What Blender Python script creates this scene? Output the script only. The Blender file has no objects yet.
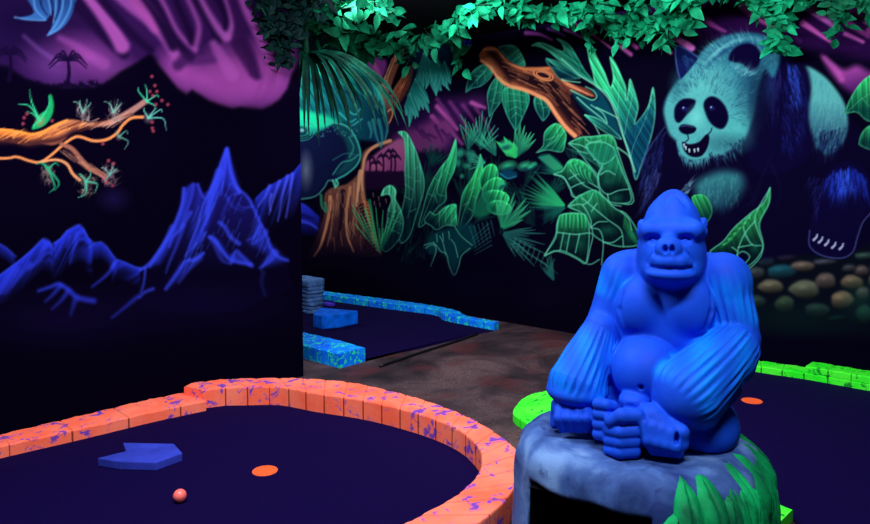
import bpy, bmesh, math, random
import numpy as np
from mathutils import Vector, Matrix

QUICK = False
random.seed(7)
RNG = np.random.RandomState(11)
COL = bpy.context.scene.collection

# ------------------------------------------------------------------ camera numbers (metres, floor z = 0)
CAM_H, FOCAL, PITCH = 1.50, 700.0, math.radians(4.0)
AXIS_Y = 225.0                                    # the lens is shifted: its axis meets the frame here
CP, SP = math.cos(PITCH), math.sin(PITCH)


def ray(px, py):
    dx, dy = (px - 435.0) / FOCAL, (AXIS_Y - py) / FOCAL
    return Vector((dx, CP + dy * SP, -SP + dy * CP))


def ground(px, py, z=0.0):
    r = ray(px, py)
    t = (z - CAM_H) / r.z
    return Vector((r.x * t, r.y * t, z))


def lin(c):
    out = []
    for v in c:
        v = max(0.0, v) / 255.0
        out.append(v / 12.92 if v <= 0.04045 else ((v + 0.055) / 1.055) ** 2.4)
    return tuple(out)


# ------------------------------------------------------------------ object helpers
def props(o, label=None, cat=None, group=None, kind=None):
    if label: o['label'] = label
    if cat: o['category'] = cat
    if group: o['group'] = group
    if kind: o['kind'] = kind
    return o


def empty(name, loc=(0, 0, 0), rz=0.0):
    o = bpy.data.objects.new(name, None)
    o.location = loc
    o.rotation_euler = (0, 0, rz)
    o.empty_display_size = 0.1
    COL.objects.link(o)
    return o


def mesh_obj(name, verts, faces, mat=None, parent=None, smooth=False, sharp=None):
    me = bpy.data.meshes.new(name)
    me.from_pydata([tuple(v) for v in verts], [], [tuple(f) for f in faces])
    me.update()
    if mat: me.materials.append(mat)
    if smooth:
        me.polygons.foreach_set('use_smooth', [True] * len(me.polygons))
        if sharp is not None:
            me.set_sharp_from_angle(angle=math.radians(sharp))
    o = bpy.data.objects.new(name, me)
    COL.objects.link(o)
    if parent: o.parent = parent
    return o


class MB:
    """collects verts / faces for one mesh"""
    def __init__(self):
        self.v, self.f = [], []

    def add(self, v, f):
        n = len(self.v)
        self.v.extend([tuple(p) for p in v])
        self.f.extend([tuple(i + n for i in q) for q in f])

    def build(self, name, mat, parent=None, smooth=False, sharp=None):
        return mesh_obj(name, self.v, self.f, mat, parent, smooth, sharp)


def catmull(pts, n=8, closed=False):
    P = [np.array(p, float) for p in pts]
    out = []
    m = len(P)
    rng = range(m) if closed else range(m - 1)
    for i in rng:
        if closed:
            p0, p1, p2, p3 = P[(i - 1) % m], P[i], P[(i + 1) % m], P[(i + 2) % m]
        else:
            p1, p2 = P[i], P[i + 1]
            p0 = P[i - 1] if i > 0 else 2 * p1 - p2
            p3 = P[i + 2] if i + 2 < m else 2 * p2 - p1
        for k in range(n):
            t = k / n
            out.append(0.5 * ((2 * p1) + (-p0 + p2) * t + (2 * p0 - 5 * p1 + 4 * p2 - p3) * t * t
                              + (-p0 + 3 * p1 - 3 * p2 + p3) * t ** 3))
    if not closed:
        out.append(P[-1])
    return np.array(out)


def resample(pts, n):
    pts = np.asarray(pts, float)
    d = np.r_[0, np.cumsum(np.linalg.norm(np.diff(pts, axis=0), axis=1))]
    s = np.linspace(0, d[-1], n)
    return np.stack([np.interp(s, d, pts[:, k]) for k in range(pts.shape[1])], 1), d[-1]


def tube(path, radii, seg=8):
    path = [Vector(p) for p in path]
    v, f = [], []
    n = len(path)
    up = Vector((0, 0, 1))
    for i, p in enumerate(path):
        d = (path[min(i + 1, n - 1)] - path[max(i - 1, 0)]).normalized()
        a = d.cross(up if abs(d.z) < 0.95 else Vector((1, 0, 0))).normalized()
        b = a.cross(d)
        r = radii[i] if hasattr(radii, '__len__') else radii
        for k in range(seg):
            t = 2 * math.pi * k / seg
            v.append(p + a * (r * math.cos(t)) + b * (r * math.sin(t)))
    for i in range(n - 1):
        for k in range(seg):
            k2 = (k + 1) % seg
            f.append((i * seg + k, i * seg + k2, (i + 1) * seg + k2, (i + 1) * seg + k))
    f.append(tuple(range(seg))[::-1])
    f.append(tuple((n - 1) * seg + k for k in range(seg)))
    return v, f


# ------------------------------------------------------------------ materials
def material(name, rough=0.6, spec=0.3):
    m = bpy.data.materials.new(name)
    m.use_nodes = True
    nt = m.node_tree
    b = nt.nodes['Principled BSDF']
    b.inputs['Roughness'].default_value = rough
    b.inputs['Specular IOR Level'].default_value = spec
    return m, nt, b


def N(nt, typ, **kw):
    n = nt.nodes.new(typ)
    for k, v in kw.items():
        if k in n.inputs.keys():
            n.inputs[k].default_value = v
        else:
            setattr(n, k, v)
    return n


def ramp(nt, fac, stops, interp='LINEAR'):
    r = nt.nodes.new('ShaderNodeValToRGB')
    cr = r.color_ramp
    cr.interpolation = interp
    while len(cr.elements) < len(stops):
        cr.elements.new(0.5)
    for e, (p, c) in zip(cr.elements, stops):
        e.position = p
        e.color = (*c, 1) if len(c) == 3 else c
    nt.links.new(fac, r.inputs['Fac'])
    return r


def mix(nt, fac, a, b):
    m = nt.nodes.new('ShaderNodeMix')
    m.data_type = 'RGBA'
    for sock, val in ((m.inputs[0], fac), (m.inputs[6], a), (m.inputs[7], b)):
        if isinstance(val, (int, float)): sock.default_value = val
        elif isinstance(val, tuple): sock.default_value = (*val, 1)
        else: nt.links.new(val, sock)
    return m.outputs[2]


def coords(nt, scale=(1, 1, 1)):
    g = nt.nodes.new('ShaderNodeTexCoord')
    mp = nt.nodes.new('ShaderNodeMapping')
    mp.inputs['Scale'].default_value = scale
    nt.links.new(g.outputs['Object'], mp.inputs['Vector'])
    return mp.outputs['Vector']


def noise(nt, vec, scale, detail=3, rough=0.55, dist=0.0):
    n = nt.nodes.new('ShaderNodeTexNoise')
    n.inputs['Scale'].default_value = scale
    n.inputs['Detail'].default_value = detail
    n.inputs['Roughness'].default_value = rough
    n.inputs['Distortion'].default_value = dist
    nt.links.new(vec, n.inputs['Vector'])
    return n.outputs['Fac']


def bump(nt, b, h, strength=0.3, dist=0.01):
    bp = nt.nodes.new('ShaderNodeBump')
    bp.inputs['Strength'].default_value = strength
    bp.inputs['Distance'].default_value = dist
    nt.links.new(h, bp.inputs['Height'])
    nt.links.new(bp.outputs['Normal'], b.inputs['Normal'])


def splashed_paint(name, base, base2, splash, scale=16, amount=0.6, seed=0.0, gate=.43):
    """fluorescent masonry paint dabbed over with a second colour"""
    m, nt, b = material(name, 0.75, 0.12)
    v = coords(nt)
    off = nt.nodes.new('ShaderNodeVectorMath')
    off.operation = 'ADD'
    off.inputs[1].default_value = (seed, seed * 1.7, seed * .4)
    nt.links.new(v, off.inputs[0])
    v = off.outputs[0]
    n0 = noise(nt, v, 5, 3)
    body = ramp(nt, n0, [(0.35, base), (0.65, base2)]).outputs['Color']
    n1 = noise(nt, v, scale, 5, 0.66, .7)
    n2 = noise(nt, v, scale * .38, 2, 0.5, .3)
    r1 = ramp(nt, n1, [(amount - .02, (0, 0, 0)), (amount + .035, (1, 1, 1))]).outputs['Color']
    r2 = ramp(nt, n2, [(gate - .05, (0, 0, 0)), (gate + .05, (1, 1, 1))]).outputs['Color']
    mul = nt.nodes.new('ShaderNodeMath')
    mul.operation = 'MULTIPLY'
    nt.links.new(r1, mul.inputs[0]); nt.links.new(r2, mul.inputs[1])
    paint = mix(nt, mul.outputs[0], body, splash)
    att = nt.nodes.new('ShaderNodeAttribute')
    att.attribute_name = 'Joint'                       # grime in the open joints between blocks
    grime = tuple(q * .25 for q in base)
    nt.links.new(mix(nt, att.outputs['Fac'], paint, grime), b.inputs['Base Color'])
    bump(nt, b, noise(nt, v, 55, 4), .35, .004)
    return m


def plain(name, c, rough=0.6, spec=0.2, var=0.15, scale=12, bumpy=0.0):
    m, nt, b = material(name, rough, spec)
    v = coords(nt)
    n = noise(nt, v, scale, 4)
    lo = tuple(x * (1 - var) for x in c)
    hi = tuple(min(1, x * (1 + var)) for x in c)
    nt.links.new(ramp(nt, n, [(0.3, lo), (0.7, hi)]).outputs['Color'], b.inputs['Base Color'])
    if bumpy:
        bump(nt, b, noise(nt, v, scale * 4, 4), bumpy, .004)
    return m
# ------------------------------------------------------------------ airbrushed murals
# Each wall is a fine grid of vertices carrying paint as a colour attribute.  The painter keeps, for
# every vertex, its place on the artist's sketch (sx, sy) and lays soft polygons and strokes over it.
WALL_H = 2.95


class Mural:
    def __init__(self, origin, direction, length, step, bg):
        self.o, self.d = Vector(origin), Vector(direction).normalized()
        self.nu = int(length / step) + 1
        self.nv = int(WALL_H / step) + 1
        self.u = np.linspace(0, length, self.nu)
        self.v = np.linspace(0, WALL_H, self.nv)
        U, V = np.meshgrid(self.u, self.v)
        X = self.o.x + self.d.x * U
        Y = self.o.y + self.d.y * U
        Z = V - CAM_H
        fwd = Y * CP - Z * SP
        up = Y * SP + Z * CP
        self.sx = 435 + FOCAL * X / fwd
        self.sy = AXIS_Y - FOCAL * up / fwd
        self.X, self.Y, self.U, self.V = X, Y, U, V
        self.c = np.empty(U.shape + (3,))
        self.c[:] = bg
        self.xmin, self.xmax = self.sx.min(0), self.sx.max(0)

    def win(self, x0, y0, x1, y1):
        cols = np.nonzero((self.xmax >= x0) & (self.xmin <= x1))[0]
        if not len(cols): return None
        a, b = cols[0], cols[-1] + 1
        sub = self.sy[:, [a, (a + b) // 2, b - 1]]
        rows = np.nonzero((sub.max(1) >= y0) & (sub.min(1) <= y1))[0]
        if not len(rows): return None
        return slice(rows[0], rows[-1] + 1), slice(a, b)

    def over(self, w, alpha, col):
        a = alpha[..., None]
        self.c[w] = self.c[w] * (1 - a) + np.asarray(col, float) * a

    def poly(self, pts, col, soft=1.2, a=1.0, grad=None, smooth=True, clip=None, tex=0.0, reach=1.0):
        """grad = ((x0,y0),(x1,y1),col2): col at the first point fading to col2 at the second"""
        P = catmull(pts, 5, True) if smooth else np.array(pts, float)
        m = soft * 1.5 + 1
        w = self.win(P[:, 0].min() - m, P[:, 1].min() - m, P[:, 0].max() + m, P[:, 1].max() + m)
        if w is None: return
        x, y = self.sx[w], self.sy[w]
        d2 = np.full(x.shape, 1e9)
        ins = np.zeros(x.shape, bool)
        Q = np.roll(P, -1, 0)
        for (ax, ay), (bx, by) in zip(P, Q):
            ex, ey = bx - ax, by - ay
            L = ex * ex + ey * ey + 1e-9
            t = np.clip(((x - ax) * ex + (y - ay) * ey) / L, 0, 1)
            d2 = np.minimum(d2, (x - ax - t * ex) ** 2 + (y - ay - t * ey) ** 2)
            if abs(ey) > 1e-9:
                c = (ay <= y) != (by <= y)
                ins ^= c & (x < ax + (y - ay) * ex / ey)
        d = np.sqrt(d2) * np.where(ins, -1, 1)
        al = np.clip(0.5 - d / (2 * soft), 0, 1)
        al = al * al * (3 - 2 * al) * a
        if clip is not None: al = al * clip(x, y)
        cc = np.asarray(col, float)
        if grad:
            (gx, gy), (hx, hy), c2 = grad
            ex, ey = hx - gx, hy - gy
            LL = ex * ex + ey * ey
            t0 = ((x - gx) * ex + (y - gy) * ey) / (LL * reach)
            t = np.clip(t0, 0, 1)[..., None]
            cc = cc * (1 - t) + np.asarray(c2, float) * t
            if tex:                                     # airbrushed ribs running from light to dark
                pq = ((x - gx) * -ey + (y - gy) * ex) / math.sqrt(LL)
                rib = np.sin(pq * .95 + .9 * np.sin(pq * .31 + t0 * 2.0) + 1.2 * t0) * .6 + .4 * np.sin(pq * 2.1 + 3 * t0)
                cc = cc * np.clip(1 + tex * rib[..., None], 0, 2)
                # a soft lighter edge
                cc = cc * (1 + .35 * np.clip(1 - np.abs(d) / 2.2, 0, 1)[..., None])
        self.over(w, al, cc)

    def stroke(self, pts, w0, w1, col, a=1.0, soft=0.8, col2=None, a1=None, n=6, mid=None):
        """soft tapered stroke: half width w0 -> (mid) -> w1, in sketch units"""
        P = catmull(pts, n) if len(pts) > 2 else np.linspace(pts[0], pts[1], 4)
        wm = max(w0, w1, mid or 0)
        m = wm + soft * 1.5 + 1
        w = self.win(P[:, 0].min() - m, P[:, 1].min() - m, P[:, 0].max() + m, P[:, 1].max() + m)
        if w is None: return
        x, y = self.sx[w], self.sy[w]
        k = len(P) - 1
        best = np.full(x.shape, -1e9)
        bt = np.zeros(x.shape)
        for i in range(k):
            (ax, ay), (bx, by) = P[i], P[i + 1]
            ex, ey = bx - ax, by - ay
            t = np.clip(((x - ax) * ex + (y - ay) * ey) / (ex * ex + ey * ey + 1e-9), 0, 1)
            g = (i + t) / k
            if mid is None: r = w0 + (w1 - w0) * g
            else: r = np.where(g < .5, w0 + (mid - w0) * g * 2, mid + (w1 - mid) * (g * 2 - 1))
            q = r - np.sqrt((x - ax - t * ex) ** 2 + (y - ay - t * ey) ** 2)
            up = q > best
            best = np.where(up, q, best)
            bt = np.where(up, g, bt)
        al = np.clip(0.5 + best / (2 * soft), 0, 1)
        al = al * al * (3 - 2 * al) * (a if a1 is None else a + (a1 - a) * bt)
        cc = np.asarray(col, float)
        if col2 is not None:
            cc = cc * (1 - bt[..., None]) + np.asarray(col2, float) * bt[..., None]
        self.over(w, al, cc)

    def blob(self, cx, cy, rx, ry, col, a=1.0, p=1.6, ang=0.0):
        """airbrush puff"""
        R = max(rx, ry) * 1.05
        w = self.win(cx - R, cy - R, cx + R, cy + R)
        if w is None: return
        ca, sa = math.cos(ang), math.sin(ang)
        x, y = self.sx[w] - cx, self.sy[w] - cy
        q = np.sqrt(((x * ca + y * sa) / rx) ** 2 + ((-x * sa + y * ca) / ry) ** 2)
        self.over(w, np.clip(1 - q, 0, 1) ** p * a, col)

    def hatch(self, poly, n, ang, ln, wd, col, a=.6, jit=.25, col2=None, bend=.15):
        """fur: n short hairs inside poly; ang may be a function of (x, y)"""
        P = np.array(poly, float)
        lo, hi = P.min(0), P.max(0)
        k = 0
        guard = 0
        while k < n and guard < n * 30:
            guard += 1
            x, y = lo + RNG.rand(2) * (hi - lo)
            c = False
            for (ax, ay), (bx, by) in zip(P, np.roll(P, -1, 0)):
                if (ay <= y) != (by <= y) and x < ax + (y - ay) * (bx - ax) / (by - ay): c = not c
            if not c: continue
            k += 1
            t = (ang(x, y) if callable(ang) else ang) + RNG.uniform(-jit, jit)
            L = ln * RNG.uniform(.6, 1.4)
            b = RNG.uniform(-bend, bend)
            cc = col if col2 is None or RNG.rand() < .5 else col2
            p1 = (x + L * .5 * math.cos(t), y + L * .5 * math.sin(t))
            p2 = (x + L * math.cos(t + b), y + L * math.sin(t + b))
            self.stroke([(x, y), p1, p2], wd, wd * .25, cc, a * RNG.uniform(.5, 1), soft=.7, a1=a * .15, n=2)

    def leaf(self, pts, base, dark, g0, g1, rim=None, rw=.5, ra=.48, veins=(), vw=.4, vc=None, soft=.9, tex=.3, reach=.75):
        self.poly(pts, tuple(q * .92 for q in base), soft, 1, grad=(g0, g1, tuple(q * .8 for q in dark)), tex=tex, reach=reach)
        vc = vc or rim
        for v in veins:
            self.stroke(v, vw, vw * .6, vc, .5, soft=.7, n=4)
        if rim:
            q = list(pts) + [pts[0]]
            self.stroke(q, rw, rw, rim, ra, soft=.7, n=4)

    def fan(self, cx, cy, a0, a1, n, l0, l1, col, wd=1.6, a=.9, col2=None, droop=0.0, base_a=.15):
        for i in range(n):
            t = i / max(1, n - 1)
            g = math.radians(a0 + (a1 - a0) * t) + RNG.uniform(-.04, .04)
            L = RNG.uniform(l0, l1)
            p1 = (cx + .55 * L * math.cos(g), cy - .55 * L * math.sin(g))
            p2 = (cx + L * math.cos(g), cy - L * math.sin(g) + droop * L)
            self.stroke([(cx + .08 * L * math.cos(g), cy - .08 * L * math.sin(g)), p1, p2], wd * .5, .25, col, base_a,
                        soft=.7, col2=col2, a1=a, n=3, mid=wd)

    def ridge(self, pts, depth, col, a=.9, p=1.3, streak=0.0, slope=0.0, seed=0):
        """paint that is strong along a crest line and fades below it, with slanting streaks"""
        P = np.array(pts, float)
        w = self.win(P[:, 0].min(), P[:, 1].min() - 3, P[:, 0].max(), P[:, 1].max() + depth + 3)
        if w is None: return
        x, y = self.sx[w], self.sy[w]
        yr = np.interp(x, P[:, 0], P[:, 1])
        t = (y - yr) / depth
        al = np.clip(1 - np.abs(t), 0, 1) ** p * np.clip((y - yr + 1.0) / 2.0, 0, 1)
        ed = np.clip((x - P[0, 0]) / 3, 0, 1) * np.clip((P[-1, 0] - x) / 3, 0, 1)
        if streak:
            q = x + slope * (y - yr)
            s = .5 + .5 * np.sin(q * .55 + 2.1 * np.sin(q * .21 + seed) + seed)
            al = al * (1 - streak * np.clip(t * 2.2, 0, 1) * (1 - s))
        self.over(w, al * ed * a, col)

    def build(self, name, thick, normal, mat):
        nu, nv = self.nu, self.nv
        co = np.stack([self.X, self.Y, self.V], -1).reshape(-1, 3)
        i = np.arange(nu * nv).reshape(nv, nu)
        q = np.stack([i[:-1, :-1], i[:-1, 1:], i[1:, 1:], i[1:, :-1]], -1).reshape(-1, 4)
        n = Vector(normal).normalized()
        if (self.d.cross(Vector((0, 0, 1)))).dot(n) < 0: q = q[:, ::-1]
        # the board behind the paint
        bv = []
        for off in (0.0006, thick):
            for uu, vv in ((0, 0), (self.nu - 1, 0), (self.nu - 1, self.nv - 1), (0, self.nv - 1)):
                p = co[i[vv, uu]]
                bv.append((p[0] - n.x * off, p[1] - n.y * off, p[2]))
        b0 = len(co)
        bf = np.array([(0, 1, 2, 3), (4, 7, 6, 5), (0, 4, 5, 1), (1, 5, 6, 2), (2, 6, 7, 3), (3, 7, 4, 0)]) + b0
        co = np.vstack([co, np.array(bv)])
        faces = np.vstack([q, bf])
        me = bpy.data.meshes.new(name)
        me.vertices.add(len(co)); me.loops.add(faces.size); me.polygons.add(len(faces))
        me.vertices.foreach_set('co', co.ravel())
        me.loops.foreach_set('vertex_index', faces.ravel())
        me.polygons.foreach_set('loop_start', np.arange(0, faces.size, 4))
        me.polygons.foreach_set('loop_total', np.full(len(faces), 4))
        me.update()
        at = me.color_attributes.new('Paint', 'FLOAT_COLOR', 'POINT')
        s = np.clip(self.c, 0, 255).reshape(-1, 3) / 255
        l = np.where(s <= .04045, s / 12.92, ((s + .055) / 1.055) ** 2.4)
        full = np.vstack([l, np.tile([.003, .0015, .010], (8, 1))])
        at.data.foreach_set('color', np.c_[full, np.ones(len(full))].astype(np.float32).ravel())
        me.materials.append(mat)
        o = bpy.data.objects.new(name, me)
        COL.objects.link(o)
        return o


def Z(ox, oy, s):
    """sketch detail sheets: local points -> sketch"""
    return lambda *p: [(ox + a / s, oy + b / s) for a, b in p]


def wall_paint(name):
    m, nt, b = material(name, 0.85, 0.06)
    at = nt.nodes.new('ShaderNodeVertexColor')
    at.layer_name = 'Paint'
    nt.links.new(at.outputs['Color'], b.inputs['Base Color'])
    b.inputs['Specular IOR Level'].default_value = 0.0
    return m


D2 = (.743145, -.669131, 0)                       # along the back wall, to the right
LEFT_CORNER = (-.988, 5.165, 0)
# ------------------------------------------------------------------ left wall: night sky, branch, mountains
LM = Mural(LEFT_CORNER, (-.743145, -.669131, 0), 4.2, 0.0065, (5, 2, 18))


def paint_left(M):
    A, B, C = Z(0, 0, 4.033), Z(150, 0, 4.033), Z(0, 70, 3.744)
    D, E = Z(0, 200, 3.744), Z(140, 130, 3.083)
    # violet sky
    sky = [(-260, -90), (300, -90), (300, 30), (292, 72), (287, 90), (279, 98), (262, 107), (249, 106), (232, 106), (209, 98), (192, 88),
           (187, 92), (177, 86), (165, 71), (156, 57), (149, 54), (138, 62), (125, 68), (112, 74), (105, 82), (95, 87), (75, 85),
           (50, 85), (25, 78), (8, 66), (-30, 60), (-120, 70), (-260, 60)]
    M.poly(sky, (42, 15, 66), soft=3.2, smooth=False)
    M.blob(20, 20, 95, 60, (12, 5, 36), .95, 1.0)
    M.blob(-60, 20, 120, 60, (20, 8, 50), .8, 1.0)
    # glow along the horizon
    M.blob(90, 58, 55, 30, (134, 60, 138), .85, 1.1, .3)
    M.blob(52, 68, 45, 24, (98, 50, 122), .7, 1.1, .5)
    M.blob(112, 70, 35, 18, (96, 46, 112), .6, 1.1)
    clip = lambda x, y: np.clip((x - 150) / 20, 0, 1)
    for x, y, rx, ry, an in ((205, 80, 52, 24, .35), (250, 84, 55, 30, 0), (270, 68, 36, 46, 0), (180, 70, 34, 20, .8), (232, 72, 40, 40, .4)):
        M.blob(x, y, rx, ry, (144, 62, 144), .95, .85, an)
    P, Dk = (146, 68, 150), (22, 7, 42)
    # drapery of light and dark streaks, all slanting down to the right
    for pts, w0, w1, c, a in (
            ([(70, -12), (92, 14), (110, 38), (124, 54)], 13, 5, Dk, .9),
            ([(84, -8), (100, 12), (114, 32), (122, 46)], 5, 7.5, (150, 70, 150), .9),
            ([(96, -8), (114, 14), (134, 36), (150, 50)], 5, 4, Dk, .9),
            ([(60, 38), (76, 46), (94, 58), (104, 64)], 3, 6, P, .45),
            ([(112, -10), (130, 6), (150, 22), (166, 40), (178, 60)], 5, 5, P, .8),
            ([(128, -12), (140, 4), (150, 16), (156, 27)], 8, 6, (150, 66, 145), .85),
            ([(136, -10), (152, 10), (162, 26), (173, 46)], 2, 5, Dk, .95),
            ([(146, -10), (164, 14), (176, 38), (190, 58)], 3, 4, Dk, .85),
            ([(156, -10), (166, 8), (178, 32), (194, 50)], 2, 2.2, P, .8),
            ([(172, -10), (180, 10), (188, 28), (193, 42)], 3, 4, Dk, .95),
            ([(183, -10), (193, 10), (199, 28), (195, 50)], 2, 2.8, P, .75),
            ([(192, -10), (206, 14), (214, 30), (218, 40)], 4, 4, Dk, .85),
            ([(196, -10), (208, 12), (218, 28), (226, 37)], 2, 4.5, (152, 74, 158), .85),
            ([(212, -10), (220, 4), (226, 18), (226, 28)], 3, 2.5, Dk, .95),
            ([(222, -10), (229, 8), (232, 24), (228, 37)], 1.6, 3.2, (152, 74, 158), .85),
            ([(230, -10), (236, 12), (242, 34), (252, 58), (257, 76)], 5, 4, (46, 16, 66), .9),
            ([(238, 44), (246, 60), (252, 74)], 7, 3, (38, 12, 58), .75),
            ([(190, 55), (184, 58), (178, 66)], 5, 5, (40, 14, 60), .7),
            ([(176, 64), (196, 62), (214, 60)], 3, 3, (54, 20, 76), .55),
            ([(238, -10), (248, 14), (258, 32), (268, 52)], 3, 6, (146, 66, 152), .9),
            ([(254, -10), (262, 8), (266, 20)], 2, 2, Dk, .7),
            ([(214, 44), (222, 58), (232, 74)], 4, 7, (160, 76, 162), .6),
            ([(24, 36), (40, 50), (58, 62)], 1.2, 2, (120, 70, 150), .5)):
        M.stroke(pts, w0, w1, c, a, soft=3.6)
    # tufted skyline
    for x in range(2, 110, 5):
        yb = 84 - 10 * math.sin(x * .03) * 0 + RNG.uniform(-3, 1)
        M.fan(x, yb + 4, 40, 140, 5, 3, 7, (12, 5, 30), 1.0, .9, base_a=.9)
    M.poly([(-260, 66), (-100, 72), (10, 71), (20, 79), (50, 87), (90, 89), (105, 84), (120, 72), (150, 56), (166, 74), (178, 89), (186, 95), (192, 90), (200, 95), (209, 101), (220, 105), (232, 109), (241, 107), (250, 109), (262, 110), (272, 105), (280, 99), (287, 89), (292, 74), (300, 60), (330, 130), (-260, 130)],
           (5, 2, 18), soft=2.6, smooth=False, a=.97)
    for cx, cy, h, s in ((10, 54, 26, 1.0), (68, 60, 26, 1.15), (-60, 56, 24, 1.1)):
        M.stroke([(cx, cy), (cx + 1, cy + h * .5), (cx - 1, cy + h)], 1.4, 2.2, (14, 5, 34), .95)
        for g in (200, 175, 150, 120, 60, 30, 5, -20):
            r = math.radians(g)
            M.stroke([(cx, cy), (cx + 9 * s * math.cos(r), cy - 7 * s * math.sin(r) - 2), (cx + 17 * s * math.cos(r), cy - 6 * s * math.sin(r) + 6)],
                     1.6, .5, (16, 6, 38), .9, soft=.9)
    # blue tail feathers at the top left
    M.poly([(26, -12), (80, -12), (75, 3), (72, 14), (66, 24), (58, 31), (47, 36), (51, 29), (54, 18), (53, 10), (46, 20), (36, 20), (20, 18), (34, 12)],
           (26, 58, 112), soft=1.4, grad=((60, 0), (50, 34), (50, 100, 160)))
    for pts in (A((290, -20), (280, 40), (240, 110), (195, 140)), A((255, -20), (250, 40), (225, 100), (200, 130)), A((225, -20), (225, 40), (215, 90)),
                A((135, -10), (145, 40), (185, 80)), A((60, 70), (120, 80), (180, 82)), A((190, -20), (200, 20), (205, 60))):
        M.stroke(pts, 1.1, .7, (84, 138, 190), .6)
    for pts in (A((240, -20), (238, 30), (222, 80)), A((205, -20), (212, 30), (212, 60)), A((160, -10), (170, 30), (190, 60))):
        M.stroke(pts, 1.3, .7, (14, 22, 70), .8)

    # the branch
    up = C((-320, 215), (-100, 222), (0, 220), (60, 226), (120, 237), (160, 226), (200, 205), (250, 186), (300, 190), (330, 199), (380, 194), (420, 180), (470, 153), (510, 128), (542, 108))
    lo = C((555, 120), (505, 158), (460, 184), (420, 205), (380, 211), (340, 215), (300, 222), (260, 238), (240, 262), (200, 280), (150, 276), (100, 281), (50, 272), (0, 268), (-100, 270), (-320, 280))
    M.poly(up + lo, (206, 112, 48), soft=1.3, grad=(C((60, 250))[0], C((500, 140))[0], (158, 112, 104)))
    for pts in (C((-320, 276), (0, 262), (60, 264), (110, 274), (160, 268), (210, 262), (245, 248), (280, 226), (330, 213)), ):
        M.stroke(pts, 4.5, 2, (46, 18, 30), .85, soft=3)
    for i in range(70):
        t = RNG.rand()
        x = -120 + 600 * t
        yc = np.interp(x, [-320, 0, 120, 250, 330, 420, 540], [245, 243, 255, 208, 206, 192, 113])
        L = RNG.uniform(30, 70)
        y0 = yc + RNG.uniform(-14, 14)
        c = (252, 160, 72) if x < 300 else (214, 158, 140)
        if RNG.rand() < .4: c = (92, 40, 34)
        M.stroke(C((x, y0 + 10), (x + L * .5, y0 - 3), (x + L, y0 - 16)), .5, .3, c, .6, soft=.7, n=3)
    M.stroke(C((-320, 218), (0, 224), (60, 230), (120, 240), (165, 229), (205, 208), (250, 189)), 1.2, 1.2, (250, 150, 60), .8)
    # hanging roots
    for pts, w, c in ((C((-320, 330), (0, 331), (60, 325), (110, 340), (150, 345), (190, 320), (230, 285), (272, 255), (300, 250), (350, 265), (400, 260), (438, 236), (460, 206), (492, 180), (535, 176)), 1.5, (226, 138, 78)),
                      (C((150, 345), (210, 336), (250, 352), (272, 388), (298, 412)), 1.5, (226, 148, 96)),
                      (C((230, 278), (268, 294), (300, 330), (332, 366), (392, 396)), 2.6, (150, 92, 74))):
        M.stroke(pts, w * .8, w, c, .95, soft=.9)
    for i in range(26):
        t = RNG.rand()
        x = 215 + 160 * t; y = 290 + 100 * t ** 1.1 + RNG.uniform(-16, 14)
        M.stroke(C((x, y), (x + 20, y + 14), (x + 44, y + 34)), .5, .3, (190, 128, 100) if RNG.rand() < .6 else (90, 50, 50), .6, soft=.7, n=3)
    # sprouts: curling blades, fuzz and berries
    G = (58, 196, 146)

    def sprout(x, y, k, blades, berries=(), fuzz=(150, 120, 110), g=G, big=1.0):
        M.blob(x, y, 5.5 * k, 6.5 * k, fuzz, .75, .8)
        for dx, dy, bx, by in blades:
            M.stroke([(x, y), (x + dx * .55 + bx, y + dy * .55 + by), (x + dx, y + dy)], (.8 * big), .3, g, .9, soft=.7)
        for bx, by in berries:
            M.blob(x + bx, y + by, 2.3, 2.3, (196, 72, 92), .85, .7)
    sx, sy = C((150, 190))[0]
    M.poly(C((120, 215), (150, 165), (180, 145), (188, 90), (200, 120), (196, 165), (170, 205), (130, 222)), (22, 148, 84), soft=1)
    sprout(sx, sy, 1.1, ((-22, -17, 2, -5), (-10, -31, -3, -2), (9, -25, 4, -2), (-6, 7, -3, 1), (-13, -9, 0, -2)), ((-16, -3), (-17, 3), (-13, -7), (12, 0)), (190, 110, 80), (46, 190, 128), 1.3)
    for x, y in ((310, 160), (425, 160)):
        qx, qy = C((x, y))[0]
        M.hatch([(qx - 6, qy - 5), (qx + 6, qy - 5), (qx + 7, qy + 9), (qx - 5, qy + 9)], 34, -1.4, 8, .6, (150, 134, 130), .7, .8)
        sprout(qx, qy, .9, ((-9, -11, 1, -3), (4, -13, 1, 0), (8, -10, 2, -2), (-3, -12, -1, 0)), (), (124, 100, 104), (110, 170, 150), .8)
    qx, qy = C((550, 118))[0]
    sprout(qx, qy, .6, ((-9, -14, -3, -2), (-2, -17, 1, -2), (12, -4, 3, -4), (8, 7, 3, 0)), ((5, -25), (8, -16), (3, -10), (10, -10), (15, -1), (9, 3), (21, 3), (6, -6)), (120, 90, 90))
    qx, qy = C((555, 180))[0]
    sprout(qx, qy, 1.0, ((14, -6, 4, -5), (18, 12, 5, -6), (-4, -10, -2, -2), (8, -10, 2, -3)), ((4, 4), (4, 10), (5, 13)), (130, 110, 118), (92, 190, 170))
    qx, qy = C((445, 250))[0]
    sprout(qx, qy, .7, ((9, -3, 2, -4), (6, 12, 6, -2), (-3, -6, 0, 0)), ((-16, 7),), (140, 110, 110), (80, 150, 130), .9)
    qx, qy = C((180, 370))[0]
    M.hatch([(qx - 7, qy - 2), (qx + 7, qy - 2), (qx + 5, qy + 12), (qx - 5, qy + 12)], 40, 1.5, 8, .6, (130, 110, 104), .7, .8)
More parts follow.
